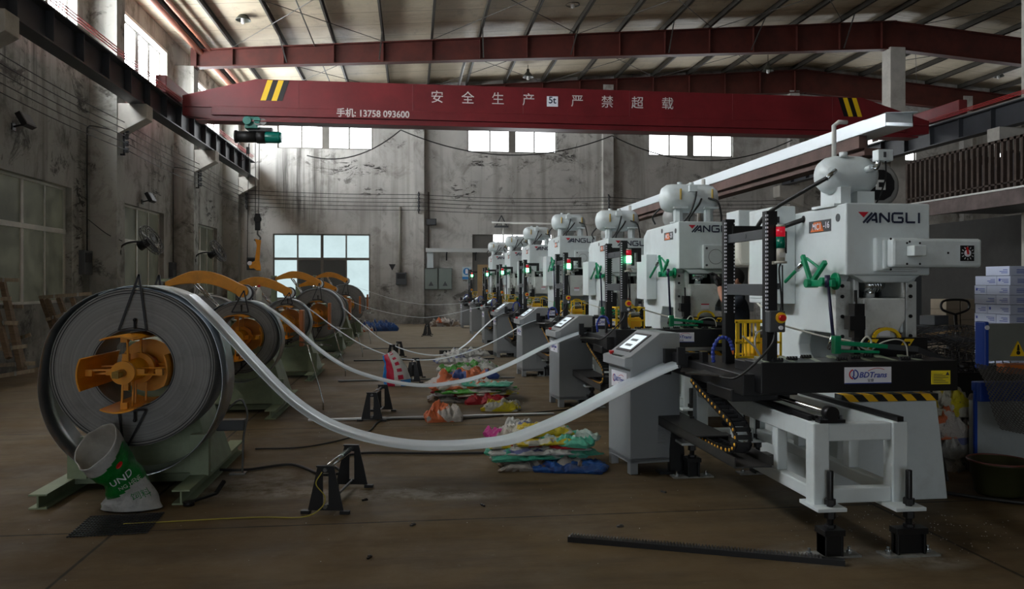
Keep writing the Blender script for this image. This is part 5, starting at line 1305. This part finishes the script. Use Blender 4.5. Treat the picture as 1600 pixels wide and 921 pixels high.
def bag(name, secs, mats, bands, lab, cat, nz=.02, seed=0, seg=44):
    """standing open sack: secs = (center, half width, half depth, axis direction); returns surface function"""
    def S(u, v):
        t = v*(len(secs)-1); i = min(int(t), len(secs)-2); f = t-i
        A, B_ = secs[i], secs[i+1]; c = Vector(A[0]).lerp(Vector(B_[0]), f); w = A[1]*(1-f)+B_[1]*f; d = A[2]*(1-f)+B_[2]*f
        n = Vector(A[3]).lerp(Vector(B_[3]), f).normalized(); e1 = Vector((0, 1, 0)).cross(n).normalized(); e2 = n.cross(e1)
        a = u*2*pi; x = w*cos(a); y = d*sin(a)
        w_ = nz*(mn.fractal(Vector((x*6+seed, y*6, c.z*7)), 1, 2, 3)+.5*abs(mn.noise(Vector((x*14, y*14+seed, c.z*9)))))
        x += w_*cos(a); y += w_*sin(a)
        return c+e1*x+e2*y
    bm = bmesh.new(); NV = 44; rows = [[bm.verts.new(S(k/seg, r/NV)) for k in range(seg)] for r in range(NV+1)]
    for r in range(NV):
        for k in range(seg):
            f = bm.faces.new((rows[r][k], rows[r][(k+1) % seg], rows[r+1][(k+1) % seg], rows[r+1][k])); f.smooth = True
            f.material_index = bands((k+.5)/seg, (r+.5)/NV)
    bm.faces.new(rows[0][::-1])
    me = bpy.data.meshes.new(name); bm.to_mesh(me); bm.free(); o = bpy.data.objects.new(name, me); COL.objects.link(o)
    for m in mats: me.materials.append(m)
    so = o.modifiers.new('s', 'SOLIDIFY'); so.thickness = .006; so.offset = -1; so.material_offset = 2
    tag(o, lab, cat); return o, S
MW = mat('bag_white', (.42, .42, .41), .4, bump=1., var=.15, scale=9, dirt=.5, dirtcol=(.2, .19, .17)); MG = mat('bag_green', (.0, .16, .02), .4, bump=1., var=.1, scale=9); MI = mat('bag_inside', (.36, .34, .30), .6, var=.2, scale=8)
secs = [((-1.97, 5.93, .012), .215, .10, (0, 0, 1)), ((-1.975, 5.93, .05), .20, .11, (0, 0, 1)), ((-1.99, 5.92, .13), .155, .10, (-.3, -.1, 1)), ((-2.04, 5.89, .25), .135, .115, (-.5, -.3, .9)),
        ((-2.09, 5.86, .35), .15, .135, (-.6, -.55, .8)), ((-2.135, 5.82, .43), .165, .155, (-.6, -.75, .75)), ((-2.165, 5.79, .485), .175, .165, (-.6, -.85, .7))]
gb, S = bag('feed_bag', secs, [MW, MG, MI], lambda u, v: 1 if .38 < v+.04*sin(u*12) < .78 or (v < .12 and (u < .1 or .3 < u < .55)) else 0, 'open green and white feed sack standing in front of the nearest coil', 'sack', .022, 3)
def wrap_text(body, size, m, S, u0, v0, du, dv, parent, rot=0.):
    o = text('bag_lettering', body, size, m, parent, Matrix.Rotation(rot, 4, 'Z'), .0002)
    for vt in o.data.vertices:
        u = u0+vt.co.x*du; v = v0+vt.co.y*dv; p = S(u, v); q = (S(u+.01, v)-p).cross(S(u, v+.01)-p).normalized()
        vt.co = p+q*(.004+(.0004 if vt.co.z > 0 else 0))
    return o
wrap_text('UND', .06, M['label'], S, .80, .52, 1.45, 2.0, gb); wrap_text('NG HENE', .03, M['framew'], S, .84, .43, 1.45, 2.0, gb); wrap_text('饲料', .05, MG, S, .86, .28, 1.45, 2.0, gb)
wrap_text('●', .05, M['btnred'], S, .83, .68, 1.45, 2.0, gb)
MR = mat('bag_red', (.5, .01, .05), .4); MBl = mat('bag_blue', (.02, .2, .55), .4)
s2 = [((-.24, 12.6, .004), .21, .14, (0, 0, 1)), ((-.25, 12.6, .1), .21, .15, (-.1, 0, 1)), ((-.27, 12.6, .25), .18, .14, (-.1, 0, 1)), ((-.31, 12.6, .38), .14, .10, (-.4, 0, 1)), ((-.36, 12.6, .47), .11, .05, (-.5, 0, 1)), ((-.38, 12.6, .51), .09, .02, (-.5, 0, 1))]
bag('feed_bag', s2, [mat('bag_white2', (.55, .54, .53), .4, var=.1, scale=8), MR, MBl], lambda u, v: (2 if .45 < u < .62 else 1 if (.62 <= u < .72 or (.78 < u < .84 and int(v*14) % 2)) else 2 if v < .18 and u > .8 else 0), 'red, white and blue standing sack beside the third roller stand', 'sack', .02, 9)
# steel grille, spanner and rack bar on the floor
t = thing('floor_grille', 'black steel mesh mat lying on the floor in front of the green sack', 'grille', (-1.93, 5.52, .0), radians(4))
b = MB()
for k in range(24): b.box(-.24+.02*k, -.234+.02*k, -.2, .24, .002, .008)
for k in range(12): b.box(-.24, .24, -.2+.04*k, -.194+.04*k, .006, .012)
b.build('grille_bars', M['black'], t)
t = thing('spanner', 'black pipe spanner leaning on the nearest I-beam skid', 'tool', (-1.60, 5.98, .0))
MB().bar((0, 0, .02), (.16, .12, .05), .03, .016).cyl((-.0, 0, 0), (0, 0, .03), .04, 16).bar((.16, .12, .05), (.2, .2, .12), .025, .02).build('tool_body', M['blackm'], t)
t = thing('rack_bar', 'long toothed steel rack bar lying on the foreground floor', 'bar', (.96, 4.86, 0), math.atan2(4.25-4.86, 2.43-.96))
L = 1.59; prof = [(0, 0), (L, 0), (L, .034), (L-.11, .034)]; n = 78; st = (L-.13)/n
for k in range(n): x = L-.12-k*st; prof += [(x, .034), (x-.006, .048), (x-.011, .048), (x-st+.002, .034)]
prof += [(0, .034)]
MB().prism(prof, 'Y', -.02, .02).build('toothed_bar', mat('oiled_steel', (.18, .18, .18), .3, metal=.9), t)
MB().box(-.003, L+.002, -.022, -.0205, .0, .033).build('black_side', M['black'], t)

# ================================================================ PALLETS LEANING ON THE LEFT WALL
def px3(px, py, Y):
    a = (px-800)/1245; d = Y/(.9923-a*.1236); return Vector((d*(.1236+a*.9923), Y, 1.6+(443-py)*d/1245))
def rack(Y, ups, slats, lab, w=.075, th=.04):
    t = thing('wooden_pallet', lab, 'pallet', (0, 0, 0), group='wooden racks against the left wall')
    for (a, b_, c, d, dy) in ups:
        MB().bar(px3(a, b_, Y+dy), px3(c, d, Y+dy-.35), w, w*1.1, up=(0, 1, 0)).build('upright', M['wood'], t)
    for (a, b_, c, d, dy) in slats:
        MB().bar(px3(a, b_, Y+dy), px3(c, d, Y+dy), .03, .06).build('slat', mat('pale_wood', (.30, .24, .17), .8, var=.3, scale=9, stretch=(5, 1, 1)), t)
        n_ = MB(); 
        for f in (.3, .75): p = px3(a, b_, Y+dy).lerp(px3(c, d, Y+dy), f); n_.box(p.x-.015, p.x+.015, p.y-.035, p.y-.03, p.z-.035, p.z+.035)
        n_.build('metal_strap', M['steely'], t)
    return t
rack(13.4, [(4, 440, 34, 583, .3), (-35, 440, -6, 583, .3), (-10, 470, 14, 560, .12)], [(-60, 436, 29, 438, .2), (-50, 468, 17, 467, .1), (-60, 504, 28, 505, 0), (-50, 552, 42, 541, -.1), (-60, 598, 54, 579, -.15), (-60, 574, 55, 568, .1)], 'nearest bundle of wooden racks leaning on the left wall below the window')
rack(14.1, [(12, 470, 38, 580, .0)], [(-10, 480, 36, 479, .05), (10, 535, 48, 523, .05)], 'second wooden rack standing right behind the nearest one')
rack(15.6, [(66, 468, 108, 582, .2), (74, 468, 116, 584, .1), (92, 466, 134, 583, .2), (113, 466, 152, 583, .2)], [(61, 465, 143, 459, 0), (72, 500, 112, 488, 0)], 'wooden rack leaning on the wall behind the left edge of the nearest coil')

# ================================================================ RIGHT BACKGROUND
# white cartons
CL = 'white carton with small blue print in the tall stack on the right'
for r in range(14):
    cells = [(9.2, 9.43), (9.435, 9.83)] if r % 2 == 0 else [(9.2, 9.6), (9.605, 9.83)]
    if r == 13: cells = [(9.2, 9.62)]
    z = .1+r*.123
    for col_ in range(2):
        for q, (a, b_) in enumerate(cells):
            x0 = 7.47+.66*col_+(.012 if (r+col_) % 3 == 0 else 0)
            o = MB().box(x0, x0+.65, a, b_, 0, .119).build('white_carton', M['cardw'], loc=(0, 0, z), bevel=.004)
            tag(o, 'white carton in the tall right-hand stack, %s course from the top, %s %s' % (['top', '2nd', '3rd', '4th', '5th', '6th', '7th', '8th', '9th', '10th', '11th', '12th', '13th', 'lowest'][13-r], ['front', 'rear'][q], ['left', 'right'][col_]), 'carton', 'white cartons in the right-hand stack')
            if col_ == 0:
                p = MB()
                for w_ in range(3): p.box(x0-.002, x0, a+.03, a+.03+.08+.03*((r+w_+q) % 3), .03+.02*w_, .038+.02*w_)
                if (r+q) % 3 == 0: p.box(x0-.002, x0, b_-.06, b_-.03, .05, .085)
                p.build('blue_print', M['inkblue'], o)
            if q == 0:
                p = MB()
                for w_ in range(3): p.box(x0+.1, x0+.3+.05*((r+w_) % 2), a-.002, a, .03+.02*w_, .038+.02*w_)
                p.build('blue_print', M['inkblue'], o)
tag(MB().box(7.4, 8.85, 9.15, 9.9, 0, .02).box(7.4, 8.85, 9.15, 9.9, .075, .099).box(7.4, 7.5, 9.15, 9.9, .02, .075).box(8.1, 8.2, 9.15, 9.9, .02, .075).box(8.75, 8.85, 9.15, 9.9, .02, .075).build('carton_pallet', M['wood']), 'wooden pallet under the white cartons', 'pallet')
for r in range(8):
    for q in range(2):
        tag(MB().box(8.62+.26*q, 8.86+.26*q, 12.0, 12.4, 0, .165).build('brown_carton', M['card'], loc=(0, 0, .168*r), bevel=.005), 'brown carton in the low stack behind the pallet jack, row %s, %s one' % (['lowest', '2nd up', '3rd up', '4th up', '5th up', '6th up', '7th up', 'topmost'][r], ['left', 'right'][q]), 'carton', 'brown cartons behind the pallet jack')
t = thing('pallet_jack', 'black pallet jack handle standing before the brown cartons', 'pallet jack', (8.25, 11.2, 0))
MB().tube([(0, 0, .3), (.02, .1, 1.12)], .025, 8).tube(smooth([(.02, .1, 1.12), (-.2, .1, 1.2), (-.19, .1, 1.32), (.02, .1, 1.35), (.22, .1, 1.32), (.23, .1, 1.2), (.02, .1, 1.12)]), .018, 8).build('handle', M['black'], t)
MB().box(-.15, .15, -.1, .1, .08, .35).cyl((-.08, 0, .09), (.08, 0, .09), .09, 18).build('steering_wheel_unit', M['dgrey'], t); MB().box(-.27, -.12, .1, 1.1, .06, .11).box(.12, .27, .1, 1.1, .06, .11).build('forks', M['dgrey'], t)
t = thing('parts_bench', 'dark bench with clutter behind the nearest press', 'bench', (6.6, 10.6, 0))
MB().box(0, 1.6, 0, .7, .75, .8).box(.02, .1, .02, .1, 0, .75).box(1.5, 1.58, .02, .1, 0, .75).box(.02, .1, .6, .68, 0, .75).box(1.5, 1.58, .6, .68, 0, .75).build('bench_top', M['dgrey'], t)
o = MB().cbox((6.95, 10.75, .93), (.3, .3, .24), Matrix.Rotation(.2, 4, 'Z')).build('orange_carton', M['orange'], bevel=.01); tag(o, 'orange box with a white label on the dark bench', 'box'); MB().cbox((6.93, 10.595, .945), (.22, .01, .15), Matrix.Rotation(.2, 4, 'Z')).build('box_label', M['label'], o)
tag(MB().cbox((7.5, 10.9, .9), (.5, .35, .16), Matrix.Rotation(-.2, 4, 'Z')).cbox((7.6, 10.85, 1.06), (.3, .25, .14), Matrix.Rotation(.3, 4, 'Z')).build('dark_carton', M['dgrey'], bevel=.01), 'dark carton beside the orange box on the bench', 'box')
tag(MB().bar((7.1, 10.55, .85), (7.9, 10.6, .93), .04, .03).build('pale_slat', M['ply']), 'pale wooden slat lying across the bench', 'slat')
# heap of expanded mesh sheets
def mesh_sheet(cx, cy, cz, sx, sy, rz, tilt, seed, lab, name='mesh_sheet', m=None, amp=.05, cell=.045):
    bm = bmesh.new(); nx, ny = int(sx/cell), int(sy/cell); V = {}
    for i in range(nx+1):
        for j in range(ny+1):
            x, y = (i/nx-.5)*sx, (j/ny-.5)*sy; V[i, j] = bm.verts.new((x, y, amp*mn.noise(Vector((x*2.5, y*2.5, seed)))*2))
    def strand(a, b_):
        p, q = V[a].co, V[b_].co; d = (q-p).normalized(); n_ = d.cross(Vector((0, 0, 1)))*.0045; u_ = Vector((0, 0, .003))
        vs = [bm.verts.new(c) for c in (p-n_, p+n_+u_, q+n_+u_, q-n_)]; bm.faces.new(vs)
    for i in range(nx):
        for j in range(ny):
            if (i+j) % 2: strand((i, j), (i+1, j+1))
            else: strand((i+1, j), (i, j+1))
    bmesh.ops.delete(bm, geom=[v for v in bm.verts if not v.link_faces], context='VERTS')
    me = bpy.data.meshes.new(name); bm.to_mesh(me); bm.free(); o = bpy.data.objects.new(name, me); COL.objects.link(o); me.materials.append(m or M['mesh'])
    o.location = (cx, cy, cz); o.rotation_euler = (*tilt, rz); so = o.modifiers.new('s', 'SOLIDIFY'); so.thickness = .003
    return tag(o, lab, 'mesh sheet', 'expanded mesh sheets in the heap')
for i in range(9):
    mesh_sheet(5.75+.12*sin(i*2.1), 7.9+.1*cos(i*1.7), .3+.09*i, 1.28-.04*i, 1.0, .15*sin(i*1.3), (.18*sin(i), .16*cos(i*1.4)), i*3, 'black expanded mesh sheet in the heap behind the nearest press, %s from the top' % ['ninth', 'eighth', 'seventh', 'sixth', 'fifth', 'fourth', 'third', 'second', 'first'][i], amp=.08)
t = thing('mesh_bin', 'dark steel bin under the heap of mesh sheets', 'bin', (5.1, 7.4, 0))
MB().box(0, 1.35, 0, .03, .1, .7).box(0, 1.35, 1.0, 1.03, .1, .7).box(0, .03, .03, 1.0, .1, .7).box(1.32, 1.35, .03, 1.0, .1, .7).box(0, 1.35, 0, 1.03, .08, .1).build('bin_box', M['black'], t)
MB().box(.05, .15, .05, .15, 0, .08).box(1.2, 1.3, .05, .15, 0, .08).box(.05, .15, .88, .98, 0, .08).box(1.2, 1.3, .88, .98, 0, .08).build('bin_feet', M['black'], t)

# blue and grey machine at the right edge
t = thing('blue_press_brake', 'blue and grey machine with a warning triangle at the right edge', 'machine', (4.65, 5.6, 0))
MB().box(.26, 1.8, .7, .78, .93, 1.25).build('grey_guard', mat('guard_grey', (.17, .18, .16), .5, var=.1, scale=3), t, bevel=.006)
MB().box(.215, .26, .68, .80, .86, 1.27).build('blue_end_plate', M['blue'], t, bevel=.01)
MB().cyl((.238, .68, 1.22), (.238, .672, 1.22), .02, 14).build('end_bolt', M['label'], t)
MB().box(.42, 1.8, .64, .8, .82, .9).cyl((.52, .632, .86), (.52, .64, .86), .025, 14).build('orange_slide', mat('dull_orange', (.5, .13, .02), .5), t, bevel=.005)
w = MB().prism([(.47, .97), (.61, .97), (.54, 1.10)], 'Y', .69, .7).build('warning_triangle', M['yel'], t); MB().cyl((.54, .686, 1.0), (.54, .69, 1.0), .018, 12).prism([(.527, 1.02), (.553, 1.02), (.545, 1.07), (.535, 1.07)], 'Y', .686, .69).build('warning_sign_mark', M['black'], w)
MB().box(.0, 1.8, .5, .56, .70, .78).box(.0, 1.8, .45, .5, .62, .78).build('blue_table', M['blue'], t, bevel=.006)
MB().prism([(.02, .62), (.02, 0), (1.8, 0), (1.8, .62)], 'Y', .52, .62).build('white_base', mat('machine_pale_grey', (.34, .37, .37), .5, var=.06, scale=2, dirt=.3), t, bevel=.01)
MB().box(-.005, .02, .51, .53, .05, .7).build('blue_edge', M['blue'], t)
o = mesh_sheet(5.05, 5.95, .62, .5, .6, .1, (radians(55), .15), 77, 'thin wire mesh guard draped over the blue table at the right edge', 'mesh_guard', M['dsteel'], .03, .018); o['category'] = 'mesh guard'; del o['group']
o.location = (4.85, 5.93, .66)
MBk = thing('blue_cloth', 'crumpled bright blue cloth on the grey guard at the right edge', 'cloth', (5.55, 6.35, 1.25))
b = MB().sphere((0, 0, .05), .12, (1.3, 1, .55), 24, 14)
for v in b.bm.verts: v.co += v.co.normalized()*.05*mn.noise(v.co*14)
b.build('cloth_body', mat('bright_blue_cloth', (.01, .15, .6), .6), MBk)
t = thing('bucket', 'dark olive plastic tub on the floor by the blue machine', 'bucket', (4.42, 5.55, 0))
MB().lathe([(.0, .0), (.15, .0), (.165, .02), (.2, .235), (.215, .24), (.215, .255), (.195, .255), (.16, .03), (0, .025)], seg=40).build('tub', M['olived'], t)
MB().lathe([(.206, .25), (.219, .25), (.219, .262), (.206, .262)], seg=40, closed=True).build('rim', mat('dull_red_rim', (.13, .03, .025), .4), t)
for i, (x, y, z, m_, lb) in enumerate(((4.6, 6.55, .45, 'yw', 'yellow sack pressed between the nearest press and the blue machine, topmost'), (4.62, 6.5, .28, 'orange', 'orange and white sack below the yellow one beside the blue machine'), (4.65, 6.5, .12, 'white', 'white sack low beside the blue machine'), (4.65, 6.55, 0, 'dk', 'dark sack at the floor beside the blue machine'))):
    sack((x, y, z), .55, .5, .24, .2*i, PM[m_], lb, 70+i, group='sacks beside the blue machine')
tag(MB().tube(smooth([(3.95, 5.6, .02), (4.2, 5.35, .02), (4.45, 5.2, .02), (4.9, 5.15, .02)]), .014, 8).tube(smooth([(4.4, 6.3, .9), (4.32, 6.2, .6), (4.35, 6.15, .3), (4.25, 5.9, .02)]), .011, 8).build('machine_cable', M['rubber']), 'black cable between the nearest press and the blue machine', 'cable')

# ================================================================ THE WORKER (mostly behind the far slotted post)
def skin_mesh(name, verts, edges, m, parent=None, sub=2):
    me = bpy.data.meshes.new(name); me.from_pydata([v[0] for v in verts], edges, []); o = bpy.data.objects.new(name, me); COL.objects.link(o)
    sk = o.modifiers.new('skin', 'SKIN'); sk.use_smooth_shade = True
    for i, v in enumerate(verts):
        d = me.skin_vertices[0].data[i]; r = v[1]; d.radius = (r, r) if not isinstance(r, tuple) else r
    me.skin_vertices[0].data[0].use_root = True
    s = o.modifiers.new('sub', 'SUBSURF'); s.levels = sub; s.render_levels = sub
    me.materials.append(m)
    if parent: o.parent = parent
    return o
pt = thing('person', 'worker in dark clothes and a black glove reaching into the second press', 'person', (3.50, 8.3, 0))
# local frame: facing -X; right arm reaches towards the press
V_ = [((0, 0, .95), (.10, .15)), ((.01, 0, 1.12), (.09, .14)), ((.0, 0, 1.3), (.095, .16)), ((-.01, 0, 1.42), (.075, .13)), ((-.02, 0, 1.5), .05), ((-.03, 0, 1.56), .055),
      ((0, -.1, .9), .095), ((-.02, -.11, .5), .065), ((.0, -.11, .1), .045), ((-.13, -.12, .04), .04), ((0, .1, .9), .095), ((-.03, .12, .5), .065), ((.02, .12, .1), .045), ((-.12, .13, .04), .04),
      ((-.01, .18, 1.4), .06), ((.0, .24, 1.15), .045), ((-.02, .24, .95), .035), ((-.04, .24, .86), .03), ((-.03, -.17, 1.41), .055), ((-.13, -.2, 1.38), .045)]
E_ = [(0, 1), (1, 2), (2, 3), (3, 4), (4, 5), (0, 6), (6, 7), (7, 8), (8, 9), (0, 10), (10, 11), (11, 12), (12, 13), (3, 14), (14, 15), (15, 16), (16, 17), (3, 18), (18, 19)]
skin_mesh('clothed_body', V_, E_, M['cloth'], pt)
arm = skin_mesh('right_forearm', [((-.13, -.2, 1.385), .042), ((-.195, -.19, 1.375), .044), ((-.225, -.14, 1.47), .040), ((-.23, -.08, 1.57), .031)], [(0, 1), (1, 2), (2, 3)], M['skin'], pt)
gv = [((-.17, -.09, 1.56), .032), ((-.172, -.06, 1.61), .04), ((-.18, -.03, 1.66), .04)]; ge = [(0, 1), (1, 2)]
for k in range(4):
    b0 = len(gv); oy = -.035+.023*k; gv += [((-.19, oy-.02+.03, 1.69), .012), ((-.215, oy+.02, 1.715-.004*abs(k-1)), .0105), ((-.245, oy+.02, 1.70), .009)]; ge += [(2, b0), (b0, b0+1), (b0+1, b0+2)]
b0 = len(gv); gv += [((-.19, -.085, 1.63), .013), ((-.22, -.09, 1.66), .011)]; ge += [(1, b0), (b0, b0+1)]
gv = [((v[0][0]-.06, v[0][1], v[0][2]), v[1]) for v in gv]
skin_mesh('gloved_hand', gv, ge, M['knit'], pt)
hd = MB().sphere((-.04, 0, 1.63), .105, (.92, .76, 1.15), 28, 20)
for v in hd.bm.verts:
    c = v.co
    if c.x < -.1: 
        if abs(c.y) < .02 and 1.59 < c.z < 1.65: c.x -= .02*(1-abs(c.y)/.02)
        if abs(abs(c.y)-.032) < .016 and 1.635 < c.z < 1.665: c.x += .01
        if abs(c.y) < .03 and 1.565 < c.z < 1.585: c.x -= .006
hd.sphere((-.03, -.08, 1.625), .03, (.6, .3, 1), 12, 8).sphere((-.03, .08, 1.625), .03, (.6, .3, 1), 12, 8)
hd.cyl((-.02, 0, 1.47), (-.03, 0, 1.58), .052, 18).build('head', M['skin'], pt)
MB().sphere((-.02, 0, 1.665), .107, (.96, .8, 1.0), 24, 16).build('hair', M['hair'], pt)

# ================================================================ FLOOR DEBRIS
b = MB()
for _ in range(380):
    if _ < 200: x, y = rnd.gauss(3.25, .35), rnd.gauss(4.85, .25)
    else: x, y = rnd.uniform(-2.5, 2.6), rnd.uniform(4.2, 11)
    r = rnd.uniform(.0015, .0045); b.cbox((x, y, r*.4), (r, r*1.4, r*.6), Matrix.Rotation(rnd.random()*3, 4, 'Z'))
tag(b.build('metal_chips', mat('chip_silver', (.5, .5, .48), .4)), 'scattered tiny metal chips and grit on the floor', 'debris', kind='stuff')
for i, (x, y, r) in enumerate(((-.35, 5.95, .4), (.0, 5.3, 1), (.5, 5.7, 2), (1.35, 5.1, .2), (-.25, 4.7, 1.1), (1.9, 5.9, 2.2))):
    tag(MB().cbox((0, 0, .006), (.045, .012+.006*(i % 2), .011)).cbox((.01, .006, .011), (.02, .012, .008)).build('floor_scrap', M['dsteel'] if i % 2 else M['black'], loc=(x, y, 0), rot=(0, 0, r)), 'small metal scrap on the foreground floor, %s' % ['beside the nearest roller stand', 'left of centre', 'near centre', 'behind the rack bar', 'closest to the camera', 'before the nearest console'][i], 'scrap')
